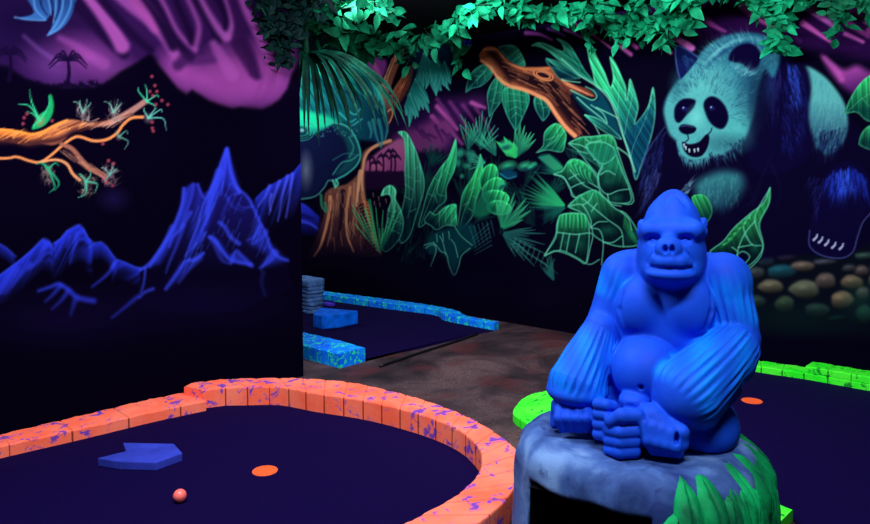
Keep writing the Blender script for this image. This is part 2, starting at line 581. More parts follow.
    sprout(qx, qy, 1.0, ((-12, -5, 0, -3), (11, -3, 1, -4), (7, 21, 7, 2), (1, 24, 6, 4), (-4, -6, 0, 0)), (), (120, 104, 100), (34, 160, 110), 1.4)
    qx, qy = C((322, 418))[0]
    M.hatch([(qx - 9, qy - 8), (qx + 9, qy - 8), (qx + 7, qy + 12), (qx - 8, qy + 12)], 40, 1.2, 7, .6, (150, 130, 110), .7, 1.2)
    sprout(qx, qy, 1.0, ((9, 11, 6, -4), (-8, 16, 4, 3), (-8, -8, 0, -2), (4, -11, 2, 0), (-2, 8, 1, 0)), (), (110, 110, 96), (74, 176, 140), 1.3)
    qx, qy = C((410, 392))[0]
    M.hatch([(qx - 8, qy - 8), (qx + 8, qy - 8), (qx + 8, qy + 12), (qx - 8, qy + 12)], 46, -1.2, 7, .6, (150, 120, 126), .6, 1.3)
    sprout(qx, qy, .9, ((8, -4, 2, -3), (-8, -7, 0, -2), (3, -12, 1, 0), (-4, 8, -2, 1)), ((-1, -14), (4, -11), (-3, 8), (3, 11), (-6, 4)), (120, 96, 110), (92, 160, 140))
    M.blob(qx + 4, qy + 24, 20, 16, (22, 14, 60), .8, 1)

    # mountains
    BL, BR, MD = (36, 54, 224), (62, 96, 246), (26, 38, 168)

    def crest(pts, depth, col=BL, a=.9, **k):
        M.ridge(pts, depth, col, a, **k)
        M.stroke(pts, .8, .8, BR, .35, soft=1.2, n=3)
    crest([(-240, 285), (-170, 235), (-120, 262), (-60, 230), (-10, 240)] + D((0, 165), (25, 180), (60, 212)), 14, MD, .9, p=1.0)
    crest(D((-60, 330), (0, 280), (40, 250), (80, 220), (120, 185), (160, 145), (185, 155), (205, 190)), 32, BL, .95, p=.9, streak=.5, slope=1.0)
    crest(D((195, 165), (225, 145), (250, 115), (295, 92), (315, 110), (330, 140), (350, 160)), 38, BL, .95, p=.9, streak=.75, slope=.9)
    crest(D((330, 180), (350, 162), (378, 157), (400, 175), (425, 210), (440, 225)), 18, BL, .8, p=1.0)
    crest(D((415, 255), (425, 235), (440, 224), (470, 234), (505, 250), (540, 258)), 20, BL, .85, p=.9, streak=.6, slope=1)
    for pts, w0, w1, a in ((D((430, 240), (400, 280), (345, 325)), 2.6, .8, .8), (D((548, 250), (540, 300), (530, 335)), 1.0, 1.2, .9),
                           (D((570, 335), (520, 360), (470, 400), (420, 440)), 3.4, 1, .9), (D((145, 340), (190, 325), (220, 315), (255, 335), (290, 365), (350, 378)), 1.5, 3.5, .95),
                           (D((225, 322), (200, 352), (170, 380)), 3, 1, .75), (D((255, 342), (230, 375), (195, 408)), 3.2, 1, .75),
                           (D((285, 368), (275, 395), (265, 430)), 4, 1.2, .7), (D((60, 260), (30, 300), (0, 340)), 5, 5, .7), (D((110, 240), (60, 300), (20, 350)), 4, 1, .6),
                           (D((290, 130), (280, 170), (262, 232)), 4, 1, .7), (D((262, 140), (250, 175)), 3, 1.5, .5), (D((170, 165), (150, 220), (110, 255)), 4, 2, .6)):
        M.stroke(pts, w0 * .8, w1 * .8, (42, 60, 222), a * .85, soft=2.6)
    # the tall peak on the right
    body = E((0, 440), (20, 420), (60, 370), (100, 300), (125, 230), (135, 180), (160, 165), (180, 165), (192, 195), (215, 185), (240, 125), (258, 70), (268, 55), (278, 80), (290, 130), (300, 165), (320, 200), (345, 215), (360, 255), (385, 300), (400, 340), (430, 390), (450, 405), (470, 480), (300, 560), (60, 560), (0, 540))
    M.poly(body, (24, 22, 112), soft=1.6, smooth=False, grad=(E((260, 120))[0], E((260, 440))[0], (6, 3, 24)))
    for f, a in ((((268, 58), (240, 125), (215, 185), (190, 290), (160, 345), (148, 392), (190, 335), (218, 270), (238, 210), (252, 160), (264, 110)), .8), (((268, 60), (290, 130), (304, 175), (290, 190), (270, 170), (266, 120)), .55), \
                (((160, 168), (135, 190), (128, 240), (95, 320), (30, 420), (60, 410), (105, 340), (140, 260), (152, 210)), .7), (((215, 330), (255, 375), (285, 402), (338, 416), (300, 385), (270, 385), (240, 340)), .7), \
                (((190, 382), (130, 408), (80, 488), (120, 460), (160, 410)), .6), (((370, 300), (402, 350), (452, 402), (370, 425), (395, 385), (335, 345)), .5), (((180, 168), (196, 205), (172, 300), (150, 330), (165, 250)), .35)):
        M.poly(E(*f), (38, 56, 206), soft=4.5, smooth=False, a=a)
    strokes = (
        ((268, 58), (255, 90), (238, 140), (215, 190), (195, 230), (180, 290), (160, 340), (140, 390), 2.0, 1.2, .95),
        ((268, 62), (262, 110), (258, 150), (250, 200), 3.0, 1.0, .8), ((272, 70), (278, 120), (290, 160), (305, 190), 2.0, 2.6, .9),
        ((245, 130), (232, 170), (215, 215), (205, 270), (190, 310), 6.0, 2.0, .75), ((300, 180), (330, 205), (350, 240), (365, 275), (385, 315), (400, 355), 2.0, 1.6, .85),
        ((305, 195), (285, 200), (270, 215), 2, .6, .6), ((345, 235), (320, 240), (300, 228), 1.8, .6, .5),
        ((370, 300), (350, 330), (330, 340), 4, 1, .6), ((385, 315), (370, 335), (345, 352), 5, 1.2, .6), ((400, 360), (425, 390), (455, 402), 2.0, 2.0, .8), ((415, 380), (395, 405), (370, 425), 5.5, 1.2, .7),
        ((135, 180), (130, 230), (108, 290), (75, 350), (40, 400), (15, 425), 2.2, 2.4, .9), ((165, 168), (158, 210), (140, 260), (125, 300), 2.6, 1.2, .6), ((178, 168), (188, 195), (197, 210), 1.4, 1.2, .8),
        ((155, 255), (125, 305), (100, 330), (90, 360), 3, 1.2, .75), ((135, 295), (115, 350), (90, 410), (80, 440), 3, 1, .6), ((100, 300), (70, 360), (30, 420), 4, 2, .7),
        ((245, 285), (262, 300), (280, 330), (305, 350), 2.5, 3, .8), ((215, 330), (235, 345), (255, 375), (280, 400), (340, 415), 2.5, 2.2, .9), ((225, 335), (250, 395), (270, 410), 4, 2, .5),
        ((280, 410), (295, 375), (310, 385), (345, 418), 2.5, 3, .75), ((195, 380), (170, 400), (140, 405), (115, 440), (80, 490), 2.2, 2.2, .9), ((185, 395), (150, 430), (120, 470), 4, 2, .5),
        ((0, 430), (15, 428), (12, 470), (4, 500), 1.8, 1.2, .9), ((40, 490), (15, 500), (0, 515), 2.4, 2, .9), ((195, 320), (180, 345), (150, 375), 3, 1, .55),
        ((380, 440), (375, 470), (385, 510), 3, 2, .25), ((265, 200), (285, 235), (320, 250), 2, 1, .35), ((275, 215), (255, 260), (250, 290), 3, 1, .3))
    for s in strokes:
        M.stroke(E(*s[:-3]), s[-3] * .75, s[-2] * .75, (50, 68, 226), s[-1] * .8, soft=1.8)
    for i in range(60):
        x = RNG.uniform(120, 400); y = 150 + abs(x - 265) * .9 + RNG.uniform(0, 150)
        M.stroke(E((x, y), (x - 10, y + 26), (x - 22, y + 50)), .7, .3, BR if RNG.rand() < .5 else (16, 10, 60), .28, soft=1.0, n=3)
    # second peak beside the corner
    pk = E((350, 215), (375, 190), (400, 170), (430, 155), (452, 140), (470, 132), (500, 95), (520, 110))
    M.ridge(pk, 46, BL, .75, p=1.0, streak=.85, slope=.45, seed=1.3)
    for pts in (E((430, 158), (415, 200), (398, 260)), E((455, 142), (440, 200), (425, 280)), E((400, 172), (385, 205), (365, 235)), E((470, 135), (462, 200), (450, 270)), E((405, 200), (400, 225), (402, 250))):
        M.stroke(pts, 1.7, .6, (74, 88, 236), .55, soft=1.5)
    # foothill haze
    M.blob(60, 320, 130, 40, (20, 10, 58), .5, 1.2)
    M.blob(200, 305, 150, 40, (16, 8, 50), .5, 1.2)


paint_left(LM)
wall_left = props(LM.build('wall_left', 0.11, (.669131, -.743145, 0), wall_paint('left_mural_paint')),
                  'black wall with a painted violet sky, orange branch and glowing blue mountains', 'wall', kind='structure')
# ------------------------------------------------------------------ back wall: jungle with a panda
B0 = Vector((.782, 7.072, 0)) - Vector(D2) * 4.2
BM = Mural(B0, D2, 8.6, 0.0065, (5, 3, 20))


def paint_back(M):
    F, G, H = Z(290, 0, 4.031), Z(290, 120, 3.492), Z(400, 0, 4.033)
    I, J, K = Z(400, 120, 3.277), Z(500, 30, 3.74), Z(490, 150, 3.744)
    L, Q, R = Z(640, 0, 3.743), Z(640, 120, 2.278), Z(740, 220, 4.03)
    S, T, U = Z(340, 120, 3.275), Z(500, 0, 7.25), Z(610, 0, 7.25)
    W, V, X = Z(750, 0, 6.55), Z(750, 50, 2.382), Z(500, 100, 5.24)
    GD, GM, GB, GR = (6, 44, 46), (20, 128, 86), (38, 186, 122), (96, 208, 158)
    # violet night behind the vines
    M.poly([(470, 20), (560, 26), (620, 36), (680, 40), (760, 40), (870, 60), (1100, 60), (1100, -200), (470, -200)], (34, 9, 56), soft=9, smooth=False)
    M.blob(420, 130, 60, 52, (38, 14, 66), .9, 1)
    PK = (176, 78, 156)
    for pts, w0, w1, c, a in (
            (T((190, 240), (290, 250), (375, 288)), 2.2, 1.0, (150, 66, 160), .9), (T((350, 210), (410, 230), (470, 262)), 1.6, .6, (120, 64, 150), .8),
            (T((470, 215), (550, 248), (640, 300)), 1.6, .8, (160, 84, 170), .9), (T((540, 170), (620, 225), (700, 270), (815, 357)), 1.4, .8, PK, .9),
            (T((735, 150), (780, 220), (840, 310)), 3.8, 1.2, (150, 66, 154), .9), (U((70, 330), (150, 395)), 2.0, 2.0, PK, .9), (U((115, 275), (195, 345)), 2.4, 2.0, (164, 66, 150), .9),
            (U((340, 295), (440, 382)), 1.6, 1.8, (166, 62, 146), .95), (U((430, 235), (500, 285), (590, 348)), 3.4, 3.6, (178, 92, 166), .95), (U((520, 165), (600, 220), (655, 255)), 2.6, 1.4, (96, 44, 128), .85),
            (U((690, 135), (750, 185), (835, 228)), 3.4, 1.4, (134, 56, 130), .9), (U((200, 250), (260, 290)), 2, 1, (90, 40, 110), .7), (U((360, 185), (400, 215)), 2.6, 1.8, (190, 80, 160), .9),
            (W((-60, 40), (40, 115), (150, 180)), 3.4, 1.4, PK, .9), (W((-60, 0), (20, 30), (60, 60)), 4, 2, (150, 60, 140), .7), (W((330, 10), (440, 90), (560, 180)), 5.6, 2.0, (164, 84, 166), .95), (W((345, 150), (440, 215), (530, 276)), 3.2, 1.3, (182, 80, 166), .95),
            (W((625, 222), (690, 250), (740, 275)), 2.2, 1.6, (176, 82, 166), .9), (W((660, 60), (760, 90), (800, 110)), 4, 2, (140, 60, 140), .8), (W((640, 150), (700, 190), (775, 235)), 3.4, 2.4, (128, 50, 124), .85),
            (W((720, 100), (760, 150)), 2.5, 2, (150, 66, 144), .8), (W((690, 40), (640, 90)), 2, 2, (110, 50, 120), .6), (W((280, 235), (330, 270)), 2, 2, (70, 36, 100), .6),
            ([(870, 30), (920, 60)], 4, 2, PK, .7), ([(900, 10), (970, 60)], 6, 3, (150, 60, 140), .8), ([(960, 60), (1010, 100)], 5, 3, PK, .7)):
        M.stroke(pts, w0, w1, c, a, soft=1.8, n=4)
    M.poly(W((470, 370), (540, 420), (620, 455), (700, 430), (790, 470), (900, 480), (960, 560), (760, 640), (600, 560)), (140, 58, 138), soft=5, grad=(W((600, 470))[0], W((640, 620))[0], (60, 20, 80)))
    M.stroke(W((490, 380), (560, 450), (600, 520)), 2, 3, (170, 76, 156), .7, soft=3)
    # violet dusk patches between the plants
    M.poly(H((120, 500), (150, 420), (230, 400), (330, 390), (345, 430), (270, 450), (230, 524), (200, 600), (120, 600)), (60, 24, 78), soft=11)
    for pts, a in ((H((150, 430), (190, 475), (230, 520)), .9), (H((130, 470), (165, 510), (200, 550)), .8), (H((290, 415), (340, 435)), .9), (H((180, 500), (250, 580)), .6)):
        M.stroke(pts, 2.4, 1.6, (170, 76, 154), a, soft=2)
    M.poly(I((-20, 60), (60, 20), (120, 0), (180, 10), (160, 60), (140, 90), (90, 110), (30, 130), (-20, 130)), (104, 44, 100), soft=7, a=.9)
    for i in range(6):
        M.stroke(I((50 + i * 22, 20 + (i % 3) * 14), (80 + i * 20, 60 + (i % 2) * 10)), 1.6, .6, (40, 14, 66), .7, soft=1.6)
    for k in range(8):
        M.stroke(H((150 + k * 26, 400 + k * 6), (186 + k * 26, 450 + k * 6), (216 + k * 26, 510 + k * 5)), 1.8, 1.0, (26, 8, 50) if k % 2 else (140, 60, 136), .55, soft=2.2)
    for cx in (75, 100, 122, 140):
        M.fan(*I((cx, 132))[0], 30, 150, 9, 7, 14, (16, 8, 34), 1.1, .95, base_a=.9)
    M.poly(I((20, 132), (150, 122), (160, 170), (20, 180)), (14, 8, 34), soft=2.5)
    # dusk window with palms, beside the tree trunk
    M.poly(G((255, 180), (262, 150), (300, 118), (340, 88), (390, 66), (410, 110), (402, 190), (330, 196), (255, 196)), (150, 78, 124), soft=2, grad=(G((330, 100))[0], G((330, 195))[0], (120, 50, 104)))
    M.blob(*G((300, 160))[0], 14, 9, (176, 90, 120), .7, 1)
    for cx, cy, h in ((278, 135, 50), (300, 152, 30), (325, 128, 56), (352, 112, 74), (366, 130, 50)):
        M.stroke(G((cx, cy), (cx + 2, cy + h * .5), (cx, cy + h)), .8, .9, (30, 12, 44), .95)
        for g in (190, 160, 125, 55, 20, -10):
            r = math.radians(g)
            M.stroke(G((cx, cy), (cx + 12 * math.cos(r), cy - 10 * math.sin(r) - 3), (cx + 22 * math.cos(r), cy - 9 * math.sin(r) + 8)), .9, .4, (30, 12, 44), .9, n=3)
    M.poly(G((250, 186), (300, 180), (350, 184), (400, 182), (402, 230), (250, 240)), (24, 9, 38), soft=2)
    for i in range(24):
        M.fan(*G((254 + i * 6, 192))[0], 50, 130, 4, 2, 5, (28, 10, 42), .8, .9, base_a=.9)

    # blue hills at the far left
    M.poly(G((-160, 300), (-60, 270), (35, 288), (60, 300), (85, 322), (106, 346), (108, 400), (35, 400), (-160, 400)), (34, 46, 196), soft=1.5, grad=(G((60, 300))[0], G((60, 400))[0], (10, 8, 50)))
    M.stroke(G((35, 352), (70, 362), (105, 386)), 2, 1, (54, 70, 230), .8, soft=1.6)
    M.stroke(G((35, 330), (60, 338), (80, 345)), 2, 1, (14, 14, 80), .8, soft=1.6)
    # great tree: trunk and forked limbs
    TB, TL, TD = (98, 58, 50), (206, 146, 108), (26, 12, 28)
    M.poly(G((120, 262), (150, 235), (200, 222), (242, 180), (250, 130), (262, 105), (300, 84), (345, 68), (356, 80), (300, 98), (272, 120), (262, 170), (262, 240), (276, 320), (300, 420), (322, 470), (260, 480), (160, 470), (70, 480), (96, 400), (118, 330)),
           (112, 70, 56), soft=1.6, grad=(G((230, 260))[0], G((160, 460))[0], (30, 14, 30)))
    for pts, w, c, a in ((G((350, 72), (300, 90), (268, 118), (256, 160), (252, 230), (266, 320), (292, 430)), 1.6, TL, .9), (G((246, 180), (238, 240), (232, 300)), 2.2, (216, 158, 118), .8), (G((225, 220), (222, 300), (236, 380)), 1.2, (170, 112, 84), .7),
                         (G((210, 235), (198, 320), (200, 400), (222, 460)), 1.6, (190, 128, 90), .8), (G((185, 250), (180, 330), (168, 420)), 2.6, TD, .8), (G((140, 270), (136, 330), (110, 430), (85, 475)), 2.0, (196, 128, 88), .85),
                         (G((150, 280), (150, 350), (130, 440)), 1.2, (150, 96, 70), .7), (G((165, 260), (160, 330)), 1.4, (170, 116, 90), .5), (G((300, 360), (270, 400), (262, 450)), 3, TD, .5), (G((110, 280), (108, 340), (90, 420)), 2, TD, .7)):
        M.stroke(pts, w, w * .5, c, a, soft=1.0)
    for i in range(60):
        x = RNG.uniform(130, 275); y = RNG.uniform(235, 420)
        M.stroke(G((x, y), (x + RNG.uniform(-6, 6), y + 24), (x + RNG.uniform(-8, 12), y + 50)), .5, .25, TL if RNG.rand() < .45 else TD, .4, soft=.7, n=3)
    for i in range(15):                                     # barbs on the right edge of the trunk
        y = 285 + i * 12
        M.stroke(G((258 + i * 3.2, y), (268 + i * 3, y + 2), (276 + i * 3, y + 14)), 1.0, .3, (200, 116, 62), .8, soft=.7, n=3)
        M.stroke(G((244 + i * 2.5, y + 14), (254 + i * 3, y + 8), (262 + i * 3, y + 16)), 1.0, .3, (20, 8, 26), .8, soft=.7, n=3)
    M.poly(F((355, 372), (385, 310), (415, 235), (432, 190), (462, 176), (458, 215), (440, 262), (412, 335), (398, 392), (392, 470), (372, 440)), (188, 118, 86), soft=1.1, grad=(F((380, 300))[0], F((440, 320))[0], (92, 50, 46)))
    M.poly(F((398, 400), (420, 355), (455, 300), (480, 268), (500, 262), (494, 310), (470, 376), (425, 440), (404, 500), (386, 520), (384, 470)), (150, 86, 56), soft=1.1, grad=(F((440, 330))[0], F((480, 360))[0], (70, 34, 32)))
    for i in range(30):
        t = RNG.rand(); x = 372 + 76 * t + RNG.uniform(-14, 14); y = 370 - 190 * t
        M.stroke(F((x, y), (x + 10, y - 26), (x + 20, y - 52)), .5, .3, (236, 176, 132) if RNG.rand() < .55 else (96, 48, 40), .6, soft=.7, n=3)
        x = 410 + 70 * t + RNG.uniform(-12, 12); y = 430 - 140 * t
        M.stroke(F((x, y), (x + 12, y - 22), (x + 22, y - 46)), .5, .3, (214, 130, 84) if RNG.rand() < .5 else (60, 26, 28), .6, soft=.7, n=3)
    M.stroke(F((394, 450), (408, 440), (414, 460), (402, 490), (390, 500)), .8, .6, (226, 150, 100), .8)
    # limb behind the leaves at the top left of the wall
    M.poly(F((-60, 225), (40, 190), (64, 215), (62, 250), (20, 258), (-60, 300)), (206, 134, 98), soft=1.2)
    M.poly(F((100, 175), (150, 200), (215, 205), (262, 240), (258, 268), (200, 240), (130, 215)), (120, 74, 70), soft=2)
    M.poly(F((250, 150), (300, 190), (350, 230), (388, 245), (385, 290), (362, 320), (340, 300), (300, 250), (262, 190)), (120, 52, 132), soft=2.4, grad=(F((350, 260))[0], F((260, 160))[0], (60, 20, 100)))
    M.stroke(F((300, 220), (340, 262), (362, 312)), 1.4, 2.6, (176, 82, 150), .8, soft=1.5)
    M.poly(F((-80, 130), (40, 150), (150, 190), (240, 262), (320, 320), (372, 400), (392, 470), (380, 560), (300, 560), (200, 500), (40, 470), (-80, 470)), (20, 128, 112), soft=3, grad=(F((180, 220))[0], F((330, 540))[0], (8, 44, 74)), tex=.3)
    for k in range(26):
        x = RNG.uniform(20, 300); y = 200 + x * .45 + RNG.uniform(-70, 90)
        M.stroke(F((x, y), (x + 40, y + 22), (x + 80, y + 60)), 1.1, .4, (40, 214, 160) if k % 3 else (6, 40, 70), .5, soft=1.0, n=3)
    for pts in (F((255, 262), (320, 310), (352, 370), (352, 440)), F((290, 282), (350, 350), (372, 420)), F((330, 330), (372, 400), (384, 480)), F((300, 380), (322, 430), (318, 500))):
        M.stroke(pts, 1.4, .8, (50, 206, 168), .65, soft=1.1)
    # great grey-green beast under the palm: brow, eye, jaw
    M.poly(F((-80, 455), (40, 440), (140, 455), (230, 430), (300, 400), (345, 440), (352, 500), (330, 560), (250, 560), (140, 540), (40, 545), (-80, 560)), (16, 140, 116), soft=3, grad=(F((60, 470))[0], F((330, 540))[0], (10, 50, 74)))
    M.poly(F((-80, 465), (40, 448), (150, 470), (210, 500), (140, 515), (40, 520), (-80, 520)), (22, 200, 140), soft=3, a=.9)
    for pts in (F((200, 455), (240, 490), (265, 480)), F((225, 440), (262, 462), (282, 440)), F((190, 500), (240, 510), (290, 480)), F((250, 260), (310, 300), (340, 360), (345, 430)), F((285, 270), (335, 320), (362, 400))):
        M.stroke(pts, 1.0, .8, (60, 200, 190), .6)
    M.poly(G((-60, 60), (35, 66), (80, 55), (140, 20), (190, 12), (228, 40), (246, 110), (236, 150), (200, 190), (160, 215), (132, 210), (110, 240), (70, 270), (35, 277), (-60, 290)), (12, 18, 50), soft=1.8)
    M.poly(G((150, 15), (205, 10), (235, 60), (246, 118), (226, 160), (188, 186), (160, 188), (200, 130), (190, 70)), (14, 62, 72), soft=3)
    for pts, w, c, a in ((G((118, 4), (190, 18), (226, 56), (246, 118), (232, 158), (196, 190), (164, 208), (158, 236)), 1.0, (50, 166, 150), .85), (G((-60, 290), (35, 277), (88, 266), (118, 238), (134, 212), (152, 214)), .9, (56, 130, 130), .75),
                         (G((240, 120), (214, 140), (180, 150), (150, 190)), .8, (60, 170, 150), .6), (G((225, 120), (190, 118), (150, 140)), .7, (40, 120, 120), .5), (G((206, 60), (222, 96), (208, 130)), .8, (60, 170, 150), .5),
                         (G((150, 210), (158, 232), (168, 222), (160, 208)), 1.0, (80, 200, 160), .8), (G((108, 262), (112, 300), (128, 320), (122, 290)), 1.4, (40, 120, 90), .8)):
        M.stroke(pts, w, w, c, a)
    M.blob(*G((56, 176))[0], 9, 24, (92, 104, 124), .85, 1)
    M.blob(*G((40, 38))[0], 9, 6, (8, 20, 40), .95, .5)
    for r in (7, 10, 13):
        M.stroke([(G((40, 38))[0][0] + r * math.cos(t), G((40, 38))[0][1] + r * .75 * math.sin(t)) for t in np.linspace(0, 6.28, 14)], .7, .7, (30, 150, 130), .55, n=2)
    M.blob(*G((42, 36))[0], 3.4, 2.6, (120, 200, 190), .9, .7)
    for i in range(60):
        x = RNG.uniform(60, 240); y = RNG.uniform(10, 60)
        M.blob(*G((x, y))[0], 1.5, 1.2, (60, 150, 140), .5, 1)
    for pts in (G((290, 0), (300, 50), (315, 90)), G((310, 0), (322, 60), (318, 96)), G((276, 10), (284, 40), (280, 62)), G((330, -10), (340, 30), (332, 70))):
        M.stroke(pts, 1.8, .8, (40, 130, 130), .8)
    # feathery leaves hanging below the vines
    M.poly(H((50, 170), (200, 190), (205, 300), (120, 300), (60, 380)), (8, 40, 62), soft=6, a=.8)
    for cx, cy, a0, a1, n, l0, l1 in ((95, 215, -100, -55, 6, 26, 46), (140, 225, -105, -65, 6, 24, 44), (62, 320, -105, -60, 7, 26, 48), (180, 250, -115, -75, 5, 20, 36), (40, 380, -100, -70, 4, 18, 32)):
        x, y = H((cx, cy))[0]
        for k in range(n):
            g = math.radians(a0 + (a1 - a0) * k / (n - 1))
            Lg = RNG.uniform(l0, l1)
            tip = (x + Lg * math.cos(g), y - Lg * math.sin(g))
            side = (math.sin(g) * 3.2, math.cos(g) * 3.2)
            m1 = (x + Lg * .55 * math.cos(g), y - Lg * .55 * math.sin(g))
            shape = [(x, y), (m1[0] + side[0], m1[1] + side[1]), tip, (m1[0] - side[0], m1[1] - side[1])]
            M.poly(shape, (14, 92, 88), soft=1.0, grad=((x, y), tip, (34, 134, 124)))
            M.stroke([(x, y), m1, tip], .5, .3, (90, 186, 170), .6, soft=.7, n=3)
            M.stroke([shape[1], tip], .4, .3, (80, 176, 164), .5, soft=.7, n=3)
    # undergrowth between the large leaves
    for k in range(46):
        x, y = RNG.uniform(388, 585), RNG.uniform(165, 268)
        if y > 225 + (x - 388) * .22: continue
        a0 = RNG.uniform(20, 110)
        M.fan(x, y, a0, a0 + RNG.uniform(25, 60), 7, 14, 30, (6, 44, 44), 1.2, .42, (16, 92, 70), base_a=.2)
    # curling plants on the left
    M.hatch(S((150, 330), (280, 240), (420, 300), (400, 470), (200, 470)), 260, -1.3, 16, .8, (10, 78, 62), .4, .4, (4, 30, 36))
    def big(f, pts, g0, g1, light=GB, dark=(5, 34, 44), rim=(90, 196, 150), veins=(), **k):
        M.leaf(f(*pts), light, dark, f(g0)[0], f(g1)[0], rim, veins=[f(*v) for v in veins], **k)
    big(S, ((190, 40), (216, 40), (240, 80), (262, 140), (276, 200), (270, 250), (250, 310), (228, 380), (196, 400), (200, 310), (214, 240), (212, 170), (214, 110), (208, 62)), (225, 80), (225, 380), (66, 190, 140),
        veins=(((205, 50), (232, 90), (246, 160), (240, 240), (222, 320)), ((212, 180), (236, 190)), ((214, 210), (240, 230)), ((246, 160), (262, 150)), ((246, 200), (266, 200)), ((212, 250), (234, 262)), ((230, 300), (250, 290))))
    big(S, ((134, 248), (146, 222), (168, 214), (184, 232), (182, 258), (198, 292), (208, 340), (192, 392), (150, 432), (134, 402), (152, 350), (156, 300), (168, 262), (158, 244)), (165, 225), (150, 430), (72, 190, 140),
        veins=(((165, 232), (176, 300), (170, 370)), ((176, 300), (200, 300)), ((178, 330), (204, 340)), ((172, 360), (196, 372)), ((160, 300), (176, 320)), ((155, 350), (172, 364))))
    for i in range(9):
        M.stroke(S((150 + (i % 3) * 8, 300 + i * 14), (176, 310 + i * 12), (196, 296 + i * 13)), 1.4, .4, (6, 30, 40), .55, n=3)
    M.fan(*S((132, 440))[0], 66, 128, 15, 24, 58, (28, 130, 84), 1.1, .85, (64, 200, 120))
    M.stroke(S((98, 262), (104, 300), (114, 380), (128, 430)), .9, 1.4, (36, 160, 100), .7)
    for x, y in ((112, 268), (130, 272), (126, 252), (108, 240), (150, 260)):
        M.stroke(S((x, y), (x + 2, y + 12)), .7, .4, (190, 130, 130), .5)
    # big netted leaves in the middle left
    big(I, ((182, 62), (186, 120), (176, 170), (152, 220), (150, 262), (120, 290), (92, 330), (62, 350), (76, 290), (96, 220), (130, 160), (160, 120)), (150, 130), (90, 330), (40, 182, 112), veins=(((182, 70), (170, 130), (130, 190), (96, 270), (70, 340)), ((140, 180), (128, 200), (122, 240), (148, 250)), ((150, 165), (165, 180)), ((112, 240), (122, 270)), ((110, 250), (90, 240)), ((130, 200), (110, 190))))
    big(I, ((98, 300), (118, 310), (150, 284), (182, 276), (184, 300), (184, 345), (150, 345), (120, 360), (100, 345), (80, 330)), (160, 284), (100, 360), (34, 170, 104), veins=(((150, 286), (150, 340)), ((168, 280), (170, 344)), ((130, 300), (128, 350))))
    big(I, ((264, 112), (272, 160), (270, 210), (250, 262), (240, 310), (214, 345), (190, 360), (196, 300), (206, 240), (236, 190), (254, 150)), (250, 190), (200, 350), (34, 176, 92), veins=(((264, 120), (258, 180), (232, 250), (210, 300), (196, 352)), ((256, 190), (270, 204)), ((246, 220), (226, 230)), ((240, 250), (254, 256)), ((224, 270), (208, 280)), ((226, 290), (240, 300))))
    NET = (66, 150, 124)
    M.poly(I((84, 410), (110, 370), (180, 350), (240, 340), (250, 400), (226, 430), (200, 440), (176, 510), (150, 450), (130, 430), (100, 440)), (6, 46, 54), soft=3, a=.9)
    for pts in (((80, 410), (110, 404), (134, 430), (152, 440), (162, 480), (178, 508), (192, 480), (202, 444), (230, 420)), ((110, 400), (118, 430), (100, 480)), ((150, 440), (140, 400), (130, 380)), ((180, 350), (200, 380), (236, 410)), ((190, 450), (180, 410), (168, 392)),
                ((120, 375), (122, 400)), ((140, 372), (142, 396)), ((160, 366), (162, 390)), ((84, 420), (100, 410), (118, 410))):
        M.stroke(I(*pts), .55, .5, NET, .8)
    for k in range(6):                                     # crossed slats of a low palm
        M.stroke(I((228 + k * 14, 350 - k * 4), (250 + k * 12, 420 - k * 8)), .7, .3, (34, 110, 104), .5)
        M.stroke(I((290 + k * 2, 340 + k * 14), (236 + k * 2, 390 + k * 10)), .7, .3, (34, 110, 104), .45)
    # tongue leaves
    for c, rx, ry, an in ((((292, 190)), 8, 13, .25), (((305, 225)), 8, 12, .75), (((315, 255)), 12, 7, .1), (((325, 287)), 11, 6.5, .1)):
        x, y = I(c)[0]
        ring = [(x + rx * 1.1 * math.cos(t) * math.cos(an) - ry * 1.1 * math.sin(t) * math.sin(an), y + rx * 1.1 * math.cos(t) * math.sin(an) + ry * 1.1 * math.sin(t) * math.cos(an)) for t in np.linspace(0, 2 * math.pi, 12, endpoint=False)]
        M.leaf(ring, (44, 196, 106), (10, 96, 66), (x + 3, y - ry), (x - 5, y + ry), (70, 210, 130), ra=.5)
    M.poly(I((240, 290), (270, 230), (290, 230), (300, 300), (250, 320)), (16, 100, 70), soft=3, a=.8)
    # seed pods and grass sprays at the centre top
    for x, y, rx, ry in ((192, 112, 6, 5), (190, 140, 4, 5), (200, 104, 5, 5), (226, 110, 6, 6), (232, 130, 5, 5), (222, 150, 6, 4), (203, 184, 3.4, 3.4), (240, 116, 4, 6)):
        M.blob(*I((x, y))[0], rx, ry, (36, 140, 110), .9, .8)
    for x, y, a0, a1, n, l0, l1 in ((222, 100, 55, 105, 7, 20, 34), (262, 92, 70, 130, 9, 24, 40), (260, 100, 40, 80, 5, 16, 30), (315, 120, 95, 140, 8, 16, 28)):
        M.fan(*I((x, y))[0], a0, a1, n, l0, l1, (20, 110, 90), 1.1, .85, (60, 190, 140), base_a=.4)
    for x, y in I((214, 10), (222, 30), (218, 48), (208, 60)):
        M.blob(x, y, 2, 2, (150, 50, 60), .7, 1)
    M.fan(*I((280, 140))[0], 130, 215, 8, 10, 18, (50, 170, 130), 1.0, .8, base_a=.5)
    M.fan(*X((88, 300))[0], 44, 92, 7, 24, 38, (18, 110, 80), 2.2, .9, (62, 200, 130), base_a=.3)
    M.fan(*X((84, 300))[0], 100, 150, 6, 12, 26, (34, 170, 90), 3.4, .95, (56, 204, 110), base_a=.6)
